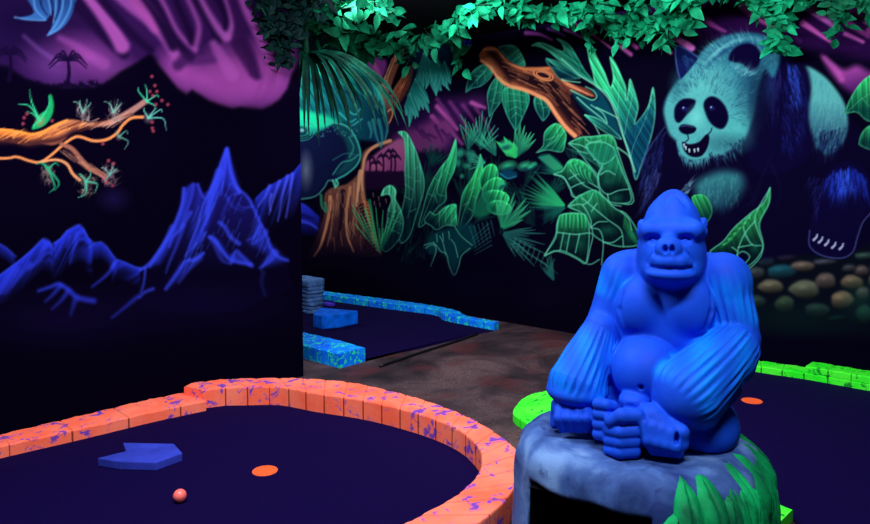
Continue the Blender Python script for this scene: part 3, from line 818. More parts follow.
    for x, y, rx, ry in ((40, 345, 11, 6), (130, 345, 9, 5.5), (180, 338, 4, 3.5), (160, 352, 4, 3), (28, 232, 8, 6), (10, 440, 6, 5)):
        cx, cy = X((x, y))[0]
        M.blob(cx, cy, rx, ry, (44, 176, 120), .95, .7, -.25)
        M.blob(cx + 1, cy + ry * .55, rx * .9, ry * .6, (5, 44, 60), .8, .8, -.25)
    M.poly(X((0, 380), (40, 366), (88, 380), (80, 405), (40, 412), (0, 400)), (8, 54, 78), soft=2.4)
    M.stroke(X((0, 385), (40, 410), (84, 400)), .7, .7, (40, 130, 150), .7)
    # small palm fans, middle
    cx, cy = K((285, 214))[0]
    M.fan(cx, cy, 128, 178, 14, 34, 52, (34, 160, 96), 1.6, .5, (20, 120, 84), base_a=.9)
    M.fan(cx, cy, 178, 215, 9, 24, 40, (16, 90, 76), 1.4, .4, (10, 60, 60), base_a=.7)
    M.fan(*K((44, 296))[0], 25, 100, 9, 22, 40, (28, 140, 92), 2.0, .8, (60, 180, 124), base_a=.5)
    M.fan(*K((44, 310))[0], -58, 10, 12, 26, 50, (24, 92, 86), 1.2, .7, (40, 120, 104), base_a=.6)
    for k in range(9):
        M.stroke(K((96 + k * 18, 330 + k * 10), (80 + k * 18, 374 + k * 10)), .7, .3, (50, 130, 116), .5)
        M.stroke(K((76 + k * 16, 352 + k * 9), (110 + k * 18, 352 + k * 14)), .6, .3, (50, 130, 116), .45)
    M.fan(*K((240, 490))[0], 95, 135, 7, 16, 34, (16, 74, 74), 1.4, .4, (40, 120, 100), base_a=.8)
    M.fan(*K((280, 90))[0], 140, 175, 8, 22, 36, (20, 120, 80), 1.3, .4, (12, 70, 70), base_a=.8)

    # pointed leaves below the bough
    VL = (70, 170, 130)
    big(H, ((265, 372), (275, 322), (298, 284), (332, 262), (372, 268), (368, 308), (330, 345), (292, 356)), (355, 275), (275, 360), (26, 118, 94), (8, 62, 66), (80, 180, 140), veins=(((370, 270), (320, 310), (272, 364)), ((345, 290), (318, 284)), ((325, 308), (298, 306)), ((340, 298), (345, 325)), ((312, 318), (312, 342))))
    big(H, ((360, 472), (356, 430), (352, 380), (370, 335), (398, 308), (424, 345), (418, 392), (385, 440)), (395, 330), (360, 460), (26, 124, 92), (10, 74, 70), (80, 180, 140), veins=(((398, 315), (385, 380), (362, 464)), ((390, 350), (366, 362)), ((386, 375), (410, 370)), ((380, 400), (362, 410)), ((376, 415), (396, 415))))
    big(H, ((468, 528), (432, 466), (412, 400), (422, 356), (470, 352), (514, 372), (520, 412), (498, 466)), (460, 360), (465, 520), (28, 132, 92), (10, 84, 74), (84, 186, 144), veins=(((462, 352), (468, 430), (466, 520)), ((464, 380), (432, 376)), ((466, 405), (424, 410)), ((468, 430), (436, 448)), ((466, 380), (500, 386)), ((468, 405), (512, 414)), ((468, 430), (500, 446)), ((468, 455), (448, 478)), ((468, 455), (490, 470))))
    big(H, ((576, 488), (545, 436), (543, 394), (580, 388), (606, 420), (600, 460)), (570, 395), (576, 480), (24, 116, 88), (8, 66, 66), (76, 170, 134), veins=(((562, 392), (578, 440), (576, 484)), ((572, 420), (552, 416)), ((576, 436), (598, 430))))
    big(H, ((398, 190), (450, 182), (482, 204), (506, 266), (462, 262), (428, 228)), (480, 205), (420, 240), (44, 134, 100), (14, 78, 74), (70, 160, 120), veins=(((452, 190), (480, 230), (500, 262)),))
    big(X, ((190, 276), (226, 238), (236, 165), (296, 122), (344, 170), (340, 232), (322, 272), (250, 262)), (320, 140), (220, 270), (36, 164, 92), (8, 84, 68), (100, 200, 150), veins=(((296, 128), (300, 200), (240, 250), (200, 274)), ((240, 210), (280, 196), (330, 180)), ((246, 240), (300, 200))))
    M.poly(X((200, 300), (262, 284), (334, 356), (280, 372)), (18, 110, 76), soft=1.6, grad=(X((300, 360))[0], X((210, 300))[0], (8, 60, 60)))
    for k in range(6):
        M.stroke(X((206 + k * 10, 300 - k * 2), (286 + k * 8, 366 - k * 2)), .6, .4, (60, 170, 120), .6)
    # bough
    top = H((318, 230), (345, 190), (390, 194), (430, 240), (480, 266), (535, 270), (600, 268)) + J((185, 136), (212, 156), (240, 190), (290, 208), (330, 222), (358, 250))
    bot = J((330, 248), (285, 238), (262, 246), (272, 296), (294, 350), (304, 388), (278, 398), (240, 362), (205, 312), (178, 268), (150, 246), (100, 230), (40, 206)) + H((430, 340), (395, 300), (362, 262))
    M.poly(top + bot, (150, 82, 52), soft=1.1, grad=(J((160, 150))[0], J((200, 260))[0], (96, 46, 36)))
    M.poly(H((352, 206), (392, 216), (440, 262), (480, 292), (540, 300), (600, 310)) + J((220, 200), (262, 250), (285, 320), (292, 370), (262, 350), (215, 290), (172, 238), (110, 212), (50, 190)) + H((440, 330), (400, 276)), (16, 6, 16), soft=4.5, a=.93)
    M.stroke(H((340, 200), (390, 202), (430, 246), (480, 274), (535, 280), (600, 276)), 1.2, 1.2, (206, 122, 76), .8, soft=1.2)
    M.stroke(H((328, 244), (365, 272), (400, 318), (440, 346), (500, 362), (560, 388)) + J((178, 268), (210, 316), (244, 362), (280, 396)), 1.6, 2.2, (226, 146, 96), .9, soft=1.2)
    for i in range(90):
        t = RNG.rand()
        x = 0 + 300 * t; y0 = np.interp(x, [0, 60, 130, 200, 250, 300], [135, 170, 195, 215, 280, 370])
        y = y0 + RNG.uniform(-36, 34)
        g = .35 if x < 150 else .95
        M.stroke(J((x, y), (x + 18, y + 18 * g), (x + 40, y + 44 * g)), .5, .3, (214, 134, 86) if RNG.rand() < .5 else (50, 20, 24), .45, soft=.7, n=3)
    M.poly(J((128, 152), (150, 148), (185, 158), (200, 178), (190, 188), (158, 182), (136, 170)), (34, 14, 22), soft=1.0)
    for k, (rx, ry) in enumerate(((36, 18), (26, 12))):
        cx, cy = 162, 169
        M.stroke(J(*[(cx + rx * math.cos(t), cy + ry * math.sin(t) + rx * .25 * math.cos(t)) for t in np.linspace(0, 6.28, 16)]), .9, .9, (214, 130, 80), .85, n=2)
    for pts in (J((240, 190), (280, 212), (330, 240)), J((250, 200), (290, 222), (345, 246)), J((215, 165), (250, 205), (300, 228))):
        M.stroke(pts, .8, .5, (220, 140, 96), .7)
    # great split fern leaf
    FD, FL, FR = (6, 56, 66), (38, 176, 126), (104, 206, 158)
    big(J, ((118, 58), (148, 46), (190, 60), (216, 74), (238, 78), (232, 52), (212, 32), (244, 44), (266, 64), (290, 104), (316, 150), (338, 178), (352, 200), (318, 182), (282, 164), (246, 136), (214, 108), (176, 76), (142, 62)), (150, 50), (320, 180), (60, 170, 130), (12, 104, 84), (92, 190, 150), veins=(((140, 54), (200, 84), (262, 126), (330, 184)), ((226, 40), (262, 90), (300, 150))))
    big(J, ((172, 106), (210, 116), (250, 140), (300, 178), (268, 176), (228, 152)), (180, 108), (290, 176), (40, 140, 112), (6, 54, 60), (84, 180, 150))
    big(J, ((172, 108), (180, 130), (226, 150), (276, 178), (282, 184), (240, 182), (216, 176)), (200, 130), (260, 184), (12, 74, 80), (4, 36, 50), (60, 150, 130), rw=.4)
    M.poly(J((270, 232), (330, 258), (366, 256), (345, 220), (380, 230), (430, 320), (455, 405), (420, 390), (360, 340), (300, 280)), (6, 54, 70), soft=3)
    for pts in (((265, 225), (310, 248), (345, 262), (362, 250), (350, 228), (320, 212)), ((288, 252), (330, 290), (380, 330), (400, 350), (385, 312), (340, 280)), ((318, 318), (360, 332), (410, 370), (452, 406)), ((318, 318), (345, 340), (372, 390)), ((360, 290), (420, 318), (440, 330)), ((440, 440), (480, 470), (500, 510)), ((232, 186), (262, 192), (300, 196))):
        M.stroke(J(*pts), .7, .5, FR, .8)
    big(J, ((318, 318), (372, 334), (420, 372), (454, 408), (400, 386), (352, 352)), (330, 322), (440, 400), (34, 130, 108), (8, 60, 64), FR)
    big(J, ((326, 62), (344, 60), (362, 102), (392, 162), (412, 214), (424, 180), (416, 130), (412, 100), (434, 130), (456, 180), (470, 216), (472, 262), (480, 224), (486, 184), (500, 220), (512, 262), (516, 296), (504, 350), (535, 318), (558, 275), (572, 215), (580, 280), (576, 350), (556, 430), (530, 500), (508, 560), (490, 490), (462, 400), (440, 316), (400, 240), (358, 206), (348, 160), (334, 110)),
        (420, 200), (560, 440), (44, 182, 120), (8, 66, 92), FR, rw=.7,
        veins=(((340, 70), (372, 140), (404, 200), (424, 250)), ((418, 112), (440, 170), (444, 240), (440, 300)), ((486, 190), (494, 250), (478, 320), (466, 390)), ((571, 225), (545, 330), (504, 420), (488, 480))))
    M.stroke(J((230, 108), (300, 170), (360, 210), (405, 255), (432, 310), (455, 380), (480, 450), (505, 530)), .7, .9, (120, 210, 170), .7)
    for pts in (((560, 300), (510, 360), (510, 430)), ((540, 340), (500, 400))):
        M.stroke(J(*pts), 1.2, .6, (10, 70, 96), .7, soft=1.4)

    # netted giant leaves between bough and statue
    def net(f, outline, hi, lo, cells, rib=(), light=(36, 160, 94)):
        M.leaf(f(*outline), tuple(q * .9 for q in light), (3, 22, 30), f(hi)[0], f(lo)[0], (80, 182, 142), rw=.6, ra=.75, tex=.2, reach=.6)
        for c in cells:
            x, y = f(c[:2])[0]
            M.blob(x, y, c[2], c[3], (24, 112, 80), .5, 1.2, c[4] if len(c) > 4 else 0)
        for r in rib:
            M.stroke(f(*r), .65, .5, (86, 186, 150), .8)
    net(J, ((256, 424), (300, 402), (350, 398), (404, 392), (428, 410), (440, 450), (462, 520), (500, 640), (440, 640), (380, 560), (330, 500), (290, 450)), (400, 400), (380, 560),
        ((345, 428, 9, 6), (368, 466, 9, 6), (330, 455, 8, 4), (385, 500, 9, 7)), (((262, 424), (310, 434), (350, 470), (380, 520)), ((320, 408), (340, 420), (380, 412)), ((330, 450), (370, 442), (392, 470), (352, 484)), ((352, 484), (400, 492), (420, 530)), ((290, 452), (330, 462))))
    net(K, ((238, 90), (270, 78), (296, 40), (330, 36), (370, 60), (400, 100), (420, 130), (400, 170), (360, 180), (310, 175), (300, 140), (274, 104)), (330, 50), (310, 170),
        ((345, 70, 10, 6, .5), (310, 110, 7, 8), (345, 125, 9, 8)), (((242, 92), (276, 102), (296, 140), (318, 176), (340, 168), (390, 168)), ((300, 74), (318, 96), (350, 130), (386, 150)), ((296, 108), (316, 96), (332, 90)), ((306, 140), (330, 128), (352, 122))), (40, 182, 104))
    net(K, ((462, -10), (478, 30), (500, 90), (520, 140), (528, 190), (490, 200), (440, 190), (410, 150), (404, 100), (420, 60), (380, 20), (360, -20), (420, -30)), (480, 60), (440, 180),
        ((400, 18, 9, 6), (428, 66, 10, 6), (440, 118, 12, 9), (470, 180, 11, 7)), (((362, -10), (390, 30), (420, 52), (450, 40), (470, 20)), ((420, 60), (406, 90), (412, 140), (440, 166), (480, 152), (520, 146)), ((414, 92), (440, 78), (468, 92)), ((440, 166), (450, 200), (490, 210)), ((404, 140), (370, 120))), (26, 130, 88))
    net(K, ((292, 212), (330, 176), (384, 150), (420, 170), (470, 220), (510, 240), (550, 300), (565, 350), (500, 362), (440, 350), (390, 320), (380, 290), (350, 240)), (400, 160), (430, 340),
        ((380, 170, 9, 6, .6), (385, 235, 12, 10), (440, 300, 14, 8), (360, 205, 7, 8), (530, 320, 10, 12)), (((296, 210), (345, 206), (378, 264), (378, 290), (410, 300), (424, 346), (418, 430)), ((345, 180), (380, 210), (440, 260), (490, 300), (500, 360)), ((378, 290), (404, 270), (440, 268)), ((424, 346), (460, 346), (494, 322)), ((346, 206), (372, 190), (386, 160)), ((400, 200), (380, 230)), ((490, 230), (520, 260), (530, 300))), (34, 150, 92))
    net(K, ((262, 244), (300, 236), (350, 240), (366, 262), (372, 316), (360, 420), (330, 410), (290, 390), (240, 378), (204, 396), (246, 330), (250, 280)), (310, 250), (310, 390),
        ((290, 266, 8, 7), (340, 350, 10, 14), (285, 345, 10, 11)), (((206, 392), (240, 332), (250, 300), (256, 262)), ((252, 308), (320, 316), (382, 314), (374, 370), (364, 420)), ((275, 312), (262, 378)), ((298, 314), (286, 380)), ((335, 316), (320, 384)), ((206, 394), (262, 376), (320, 400), (370, 428), (410, 410))), (38, 172, 96))
    for i in range(14):
        M.stroke(K((272 + i * 7, 246), (270 + i * 7.4, 262), (268 + i * 7.6, 290)), 1.0, .3, (12, 70, 60) if i % 2 else (60, 200, 124), .55, n=3)
    for i in range(10):
        M.stroke(K((300 + i * 9, 46 + i * 5), (310 + i * 8, 66 + i * 5), (322 + i * 8, 92 + i * 4)), 1.2, .4, (6, 62, 56) if i % 2 else (62, 204, 124), .5, n=3)
        M.stroke(K((505 + i * 5, 250 + i * 10), (500 + i * 5, 290 + i * 7)), 1.2, .4, (40, 170, 90), .4, n=3)
    M.hatch(K((330, 0), (440, -30), (470, 10), (430, 60), (380, 20)), 40, .6, 12, .6, (14, 90, 84), .6, .3)
    for k in range(7):
        M.stroke(K((290 + k * 16, -6 + k * 3), (340 + k * 12, 20 + k * 5), (380 + k * 10, 44 + k * 7)), .6, .3, (34, 130, 100), .45, n=3)

    # ground of cobbles under the paws
    M.poly([(720, 262), (780, 240), (840, 236), (1100, 232), (1100, 330), (870, 336), (760, 330), (700, 300)], (7, 12, 22), soft=8, a=.9)
    TAN, TEA = (122, 112, 88), (26, 84, 98)
    for x, y, rx, ry, c in ((165, 208, 54, 28, TEA), (255, 187, 44, 20, (116, 100, 86)), (125, 268, 48, 26, (112, 108, 84)), (262, 280, 58, 34, (104, 110, 86)), (345, 245, 38, 32, (104, 90, 82)), (410, 322, 42, 34, (136, 116, 86)), (452, 250, 42, 28, (122, 108, 82)),
                            (490, 205, 28, 20, (96, 84, 80)), (495, 295, 24, 26, (92, 92, 84)), (180, 342, 36, 32, (60, 84, 60)), (310, 364, 46, 28, (52, 82, 70)), (342, 170, 42, 13, (70, 74, 88)), (185, 148, 34, 13, (70, 66, 84)), (105, 165, 30, 22, (40, 62, 76)), (440, 195, 26, 16, (64, 66, 70)),
                            (60, 215, 36, 24, (60, 70, 70)), (65, 330, 34, 24, (44, 66, 58)), (500, 380, 30, 34, (30, 74, 60)), (505, 145, 40, 14, (54, 86, 74)), (560, 240, 40, 30, TAN), (600, 300, 46, 32, (96, 96, 80)), (650, 220, 50, 30, TAN), (560, 190, 36, 16, (70, 74, 80)), (720, 280, 50, 34, (80, 92, 80)), (395, 395, 34, 10, (24, 50, 46)), (240, 128, 30, 10, (48, 44, 70)), (20, 280, 30, 24, (56, 64, 58))):
        cx, cy = R((x, y))[0]
        rx, ry = rx / 4.03 * 1.06, ry / 4.03 * 1.06
        M.blob(cx, cy + ry * .5, rx * 1.15, ry * 1.1, (6, 8, 22), .7, .8)
        ring = [(cx + rx * (1 + .09 * math.sin(3 * t + x)) * math.cos(t), cy + ry * (1 + .08 * math.cos(2 * t + y)) * math.sin(t)) for t in np.linspace(0, 2 * math.pi, 10, endpoint=False)]
        M.poly(ring, c, soft=2.4, grad=((cx, cy - ry * .5), (cx + 1, cy + ry), tuple(v * .22 for v in c)), a=.78)
        M.blob(cx - rx * .2, cy - ry * .3, rx * .5, ry * .4, tuple(min(255, v * 1.2) for v in c), .4, 1)
    M.blob(860, 300, 26, 26, (20, 60, 48), .5, 1)
    M.blob(800, 318, 80, 22, (6, 22, 26), .8, 1)
    # ---- panda
    PL, PB, NK = (66, 150, 150), (46, 116, 134), (7, 4, 30)
    # body mass
    M.poly(L((40, 640), (70, 420), (110, 350), (230, 200), (400, 140), (540, 200), (680, 280), (800, 460), (870, 560), (870, 900), (560, 960), (100, 1000), (20, 900)), NK, soft=4)
    light = L((618, 250), (680, 278), (730, 330), (765, 388), (778, 450), (770, 510), (740, 560), (700, 580), (650, 540), (630, 480), (626, 400), (636, 330))
    M.poly(light, (76, 156, 154), soft=2.4, grad=(L((720, 380))[0], L((700, 570))[0], (18, 40, 76)))
    M.hatch(light, 240, 1.75, 11, .55, (96, 178, 172), .35, .25, (40, 106, 120))
    M.hatch(L((640, 500), (770, 470), (740, 600), (660, 600)), 80, 1.7, 12, .8, (10, 8, 46), .6, .2)
    # dark shoulder with a blue sheen
    M.poly(L((515, 195), (560, 226), (620, 248), (640, 330), (630, 440), (650, 560), (560, 640), (430, 640), (400, 500), (450, 380), (480, 280)), (8, 5, 38), soft=3.5)
    M.hatch(L((545, 230), (610, 250), (625, 400), (600, 560), (530, 560), (530, 330)), 240, 1.35, 13, .55, (26, 38, 130), .42, .2, (14, 16, 76))
    M.hatch(L((550, 230), (590, 245), (600, 380), (560, 400)), 90, 1.3, 13, .55, (38, 70, 176), .5, .2)
    M.hatch(L((480, 260), (530, 260), (520, 420), (450, 480), (440, 380)), 90, 1.6, 14, .7, (34, 30, 100), .5, .2)
    M.blob(*L((486, 330))[0], 10, 26, (34, 70, 130), .5, 1)
    head = L((92, 440), (90, 400), (108, 350), (144, 300), (195, 246), (230, 196), (270, 158), (330, 131), (400, 122), (456, 130), (496, 156), (522, 196), (520, 240), (498, 290), (470, 262), (452, 300), (440, 350), (432, 410), (412, 470), (392, 520)) + Q((236, 40), (216, 62), (188, 78), (150, 88), (118, 92), (92, 78), (84, 50)) + L((110, 500))
    M.poly(head, PL, soft=2.6, grad=(L((240, 400))[0], L((480, 200))[0], (36, 100, 122)), reach=.9)
    M.blob(*L((240, 320))[0], 34, 30, (88, 178, 170), .6, .9)
    M.blob(*L((370, 470))[0], 22, 30, (72, 170, 164), .6, 1)
    M.blob(*L((455, 400))[0], 15, 44, NK, .9, .8)
    M.blob(*L((420, 320))[0], 20, 52, (10, 34, 60), .6, 1)
    M.blob(*L((330, 190))[0], 44, 16, (18, 58, 84), .5, 1, -.3)
    M.blob(*L((140, 320))[0], 12, 22, (20, 66, 84), .5, 1)
    M.blob(*L((330, 540))[0], 34, 14, (16, 50, 70), .6, 1)
    # fur flowing back over the crown
    def flow(x, y):
        cx, cy = L((250, 440))[0]
        return math.atan2(y - cy, x - cx)
    crown = L((200, 250), (270, 162), (400, 126), (500, 160), (515, 230), (450, 200), (380, 165), (320, 220), (260, 280))
    M.hatch(crown, 220, lambda x, y: flow(x, y) - .9, 11, .6, (104, 190, 190), .42, .25, (26, 76, 108), bend=.3)
    inner = [(cx_ + (x - cx_) * .9, cy_ + (y - cy_) * .9) for cx_, cy_ in [(705, 115)] for x, y in head]
    M.hatch(inner, 420, flow, 6, .5, (104, 192, 184), .32, .35, (34, 96, 112))
    M.hatch(L((230, 330), (330, 240), (440, 270), (430, 400), (380, 480), (330, 430), (320, 370)), 130, flow, 9, .6, (16, 48, 76), .42, .3)
    M.hatch(L((100, 400), (150, 300), (230, 250), (260, 300), (180, 350)), 90, flow, 7, .5, (22, 60, 90), .5, .3)
    for pts in (L((270, 210), (330, 165), (400, 148), (460, 160)), L((290, 190), (350, 152), (430, 140), (490, 172)), L((440, 150), (490, 190), (510, 240)), L((240, 240), (290, 190), (340, 170))):
        M.stroke(pts, 1.4, .8, (110, 190, 190), .28, soft=1.2)
        M.stroke([(x + 2, y + 4) for x, y in pts], 1.2, .6, (22, 60, 100), .35, soft=1.2)
    # ears
    M.poly(L((334, 226), (344, 190), (374, 168), (410, 162), (440, 178), (452, 214), (440, 252), (412, 268), (384, 240)), (8, 4, 38), soft=1.6)
    M.hatch(L((334, 240), (400, 260), (440, 280), (380, 290)), 60, flow, 9, .55, (100, 180, 180), .4, .3)
    M.poly(L((130, 200), (137, 172), (172, 184), (214, 214), (196, 246), (152, 296), (140, 262)), (12, 20, 66), soft=1.4)
    M.stroke(L((150, 296), (138, 250), (134, 175), (172, 184), (216, 214)), .7, .7, (60, 96, 150), .7)
    M.hatch(L((150, 200), (200, 220), (170, 260)), 26, .8, 9, .5, (30, 70, 120), .6, .3)
    # eye patches, eyes, nose, mouth
    M.poly(L((128, 436), (132, 398), (162, 370), (206, 374), (200, 404), (172, 434), (150, 458), (136, 456)), (6, 3, 32), soft=1.4)
    M.poly(L((238, 402), (244, 374), (270, 360), (302, 376), (326, 412), (330, 450), (310, 482), (278, 474), (254, 446)), (6, 3, 32), soft=1.4)
    for x, y in L((166, 407), (270, 405)):
        M.blob(x, y, 3.6, 3.0, (34, 46, 140), .8, .9)
        M.blob(x, y, 1.5, 1.5, (6, 4, 40), .9, .5)
        M.blob(x - 1, y - 1, 1.2, 1.2, (170, 190, 230), .9, .6)
    M.blob(*L((210, 440))[0], 12, 16, (112, 206, 194), .6, 1)
    M.poly(Q((88, 20), (96, 10), (116, 12), (128, 18), (124, 28), (108, 33), (96, 30)), (5, 3, 28), soft=1.0)
    M.stroke(Q((94, 14), (108, 13), (120, 17)), .8, .5, (60, 80, 130), .6)
    M.poly(Q((96, 50), (112, 55), (134, 50), (150, 34), (158, 38), (154, 62), (140, 82), (118, 84), (102, 72)), (8, 3, 26), soft=1.0)
    M.stroke(Q((108, 32), (110, 44), (100, 52)), .7, .6, (8, 6, 40), .8)
    M.stroke(Q((150, 36), (160, 28), (164, 18)), .8, .6, (10, 8, 44), .8)
    for x, y in Q((104, 64), (112, 70), (124, 70), (132, 68), (100, 58)):
        M.stroke([(x, y - 1.2), (x + .3, y + 1.4)], .9, .5, (176, 206, 216), .9, soft=.6)
    M.hatch(Q((84, 40), (100, 76), (120, 92), (160, 84), (150, 96), (110, 100), (86, 80)), 70, 1.4, 7, .6, (66, 150, 158), .7, .3)
    M.hatch(Q((150, 80), (236, 36), (230, 70), (170, 100)), 80, 1.2, 8, .7, (10, 8, 44), .8, .3, (56, 130, 140))
    # chest tuft and forelegs
    chest = Q((126, 150), (150, 128), (190, 116), (228, 124), (238, 150), (222, 182), (190, 206), (160, 200), (138, 190))
    M.poly(chest, (40, 104, 112), soft=7, grad=(Q((170, 140))[0], Q((190, 205))[0], (14, 40, 60)))
    M.hatch(chest, 130, 1.7, 9, .55, (70, 146, 146), .45, .35, (22, 70, 90))
    M.hatch(Q((80, 176), (110, 140), (120, 150), (96, 186)), 30, -.8, 9, .7, (86, 130, 150), .7, .2)
    M.hatch(Q((0, 150), (14, 60), (60, 20), (50, 90), (30, 160), (0, 210)), 150, 1.85, 15, .8, (26, 40, 104), .45, .25, (16, 22, 70))
    M.hatch(Q((0, 170), (30, 100), (50, 120), (20, 190)), 50, 1.9, 15, .7, (54, 66, 124), .35, .2)
    M.stroke(Q((2, 110), (20, 66), (56, 16)), .8, .6, (50, 80, 130), .5)
    for pts in (Q((258, 190), (278, 130), (300, 80)), Q((240, 130), (256, 180), (236, 200)), Q((300, 100), (320, 160), (310, 200))):
        M.stroke(pts, 1.6, .6, (24, 20, 66), .22, soft=2)
    # hind paw
    paw = V((150, 380), (162, 322), (188, 286), (230, 266), (266, 278), (286, 312), (290, 362), (270, 404), (254, 452), (246, 482), (214, 496), (170, 490), (144, 468), (140, 440))
    M.poly(paw, (9, 5, 40), soft=1.8)
    M.hatch(V((178, 310), (200, 284), (240, 276), (276, 300), (280, 350), (240, 330), (200, 350)), 240, lambda x, y: 1.57 + (850 - x) * .015, 14, .6, (30, 60, 196), .5, .15, (18, 34, 140))
    M.hatch(V((200, 290), (240, 282), (250, 330), (216, 340)), 60, 1.6, 12, .55, (46, 88, 220), .55, .12)
    M.hatch(V((140, 300), (180, 300), (160, 400)), 40, 1.9, 12, .7, (24, 26, 90), .6, .2)
    M.stroke(V((142, 430), (142, 466), (168, 488), (214, 496), (244, 482), (256, 446), (268, 412), (284, 392), (300, 370)), .6, .6, (58, 64, 120), .9)
    for x, y in Q((400, 267), (412, 273), (426, 279), (442, 285), (459, 288)):
        M.stroke([(x + 1.6, y - 2.6), (x + .8, y), (x - 1.8, y + 2.6)], .8, 1.3, (150, 160, 190), .95, soft=.6, n=3)
    for x, y in Q((398, 262), (414, 267)):
        pass
    # leaves around the panda
    net(Q, ((296, 154), (294, 190), (272, 236), (280, 280), (274, 312), (246, 340), (232, 336), (250, 312), (230, 300), (196, 330), (158, 304), (190, 276), (214, 246), (250, 214), (282, 188)), (235, 235), (262, 330),
        ((262, 290, 8, 10), (240, 262, 8, 8)), (((296, 156), (268, 204), (262, 230), (272, 262), (280, 290), (264, 318), (240, 338)), ((262, 230), (238, 260), (222, 300), (226, 320)), ((240, 262), (256, 284), (276, 286)), ((224, 290), (256, 284)), ((210, 290), (224, 300)), ((252, 216), (236, 240), (240, 260))), (30, 128, 68))
    for i in range(12):
        M.stroke(Q((184 + i * 6, 290 - i * 6), (206 + i * 4, 276 - i * 5)), 1.1, .4, (70, 204, 104) if i % 2 else (10, 80, 52), .6, n=3)
    big(Q, ((118, 176), (140, 170), (156, 182), (164, 212), (146, 238), (130, 214)), (130, 180), (150, 235), (34, 140, 76), (8, 60, 50), (70, 170, 110))
    big(L, ((768, 424), (786, 372), (822, 316), (866, 280), (930, 270), (990, 330), (960, 420), (900, 450), (852, 452), (812, 420)), (850, 310), (850, 450), (38, 176, 96), (8, 70, 60), (90, 200, 130), veins=(((990, 300), (900, 330), (830, 370), (775, 420)), ((860, 340), (850, 300)), ((830, 366), (860, 400)), ((900, 330), (930, 390))))
    big(L, ((820, 540), (830, 500), (861, 470), (920, 470), (950, 520), (890, 560), (850, 556)), (860, 480), (850, 550), (30, 140, 84), (8, 60, 56), (80, 180, 120))
    # jungle carries on to the right, past the panda
    for x, y, a0, a1, ln in ((960, 220, 60, 150, 60), (1010, 190, 40, 140, 70), (1060, 240, 60, 170, 70)):
        M.fan(x, y, a0, a1, 14, ln * .6, ln, (24, 120, 84), 2.6, .85, (50, 180, 120))
    M.poly([(930, 130), (980, 60), (1040, 80), (1020, 170), (960, 200)], (28, 140, 90), soft=1.2, grad=((960, 90), (980, 190), (8, 60, 60)))
    # shade of the undergrowth into black at the foot
    M.poly([(250, 262), (350, 268), (420, 282), (520, 290), (640, 300), (700, 330), (700, 480), (200, 480)], (6, 3, 18), soft=10, smooth=False, a=.9)
    for x, y in ((370, 262), (420, 275), (470, 288), (540, 300), (320, 260)):
        M.blob(x, y, 46, 22, (7, 5, 24), .8, 1)


paint_back(BM)
wall_back = props(BM.build('wall_back', 0.12, (-.669131, -.743145, 0), wall_paint('back_mural_paint')),
                  'black wall painted with a glowing green jungle, a bough and a large panda', 'wall', kind='structure')
# ------------------------------------------------------------------ floor, ceiling
m, nt, b = material('worn_concrete', 0.7, 0.2)
v = coords(nt)
big_n = noise(nt, v, 1.5, 5, .62, .6)
fine = noise(nt, v, 55, 4, .7)
red_n = noise(nt, v, 2.3, 3, .5)
c1 = ramp(nt, big_n, [(.36, lin((26, 18, 26))), (.5, lin((62, 46, 52))), (.64, lin((96, 76, 78)))]).outputs['Color']
c2 = mix(nt, ramp(nt, red_n, [(.52, (0, 0, 0)), (.66, (.6, .6, .6))]).outputs['Color'], c1, lin((92, 40, 44)))
c3 = mix(nt, ramp(nt, fine, [(.3, (.75, .75, .75)), (.62, (0, 0, 0))]).outputs['Color'], c2, lin((16, 10, 18)))
c4 = mix(nt, ramp(nt, noise(nt, v, 130, 2), [(.70, (0, 0, 0)), (.76, (.5, .5, .5))]).outputs['Color'], c3, lin((150, 124, 130)))
nt.links.new(c4, b.inputs['Base Color'])
bump(nt, b, fine, .4, .004)
FLOOR_M = m


def quad_slab(name, pts, z0, z1, mat, parent=None):
    n = len(pts)
    v = [(p[0], p[1], z0) for p in pts] + [(p[0], p[1], z1) for p in pts]
    f = [tuple(range(n))[::-1], tuple(range(n, 2 * n))] + [(i, (i + 1) % n, n + (i + 1) % n, n + i) for i in range(n)]
    return mesh_obj(name, v, f, mat, parent)


room = [(-5, -.6), (6.4, -.6), (6.4, 11.6), (-5, 11.6)]
props(quad_slab('floor', room, -.1, 0.0, FLOOR_M), 'dark stained concrete floor between the glowing putting lanes', 'floor', kind='structure')
props(quad_slab('ceiling', room, WALL_H, WALL_H + .1, plain('black_ceiling_paint', lin((14, 10, 22)), .95, .05)), 'black painted ceiling', 'ceiling', kind='structure')

# ------------------------------------------------------------------ carpets
m, nt, b = material('navy_carpet', 0.95, 0.05)
v = coords(nt)
w = noise(nt, v, 240, 2)
nt.links.new(mix(nt, ramp(nt, w, [(.3, (0, 0, 0)), (.7, (1, 1, 1))]).outputs['Color'], lin((9, 2, 40)), lin((14, 3, 60))), b.inputs['Base Color'])
bump(nt, b, w, .5, .003)
CARPET = m


def ccw(pts):
    a = sum(p[0] * q[1] - q[0] * p[1] for p, q in zip(pts, pts[1:] + pts[:1]))
    return pts if a > 0 else pts[::-1]


def carpet(pts, label):
    o = quad_slab('putting_green', ccw([(p[0], p[1]) for p in pts]), 0.0002, 0.006, CARPET)
    props(o, label, 'putting green', 'navy putting carpets')
    return o


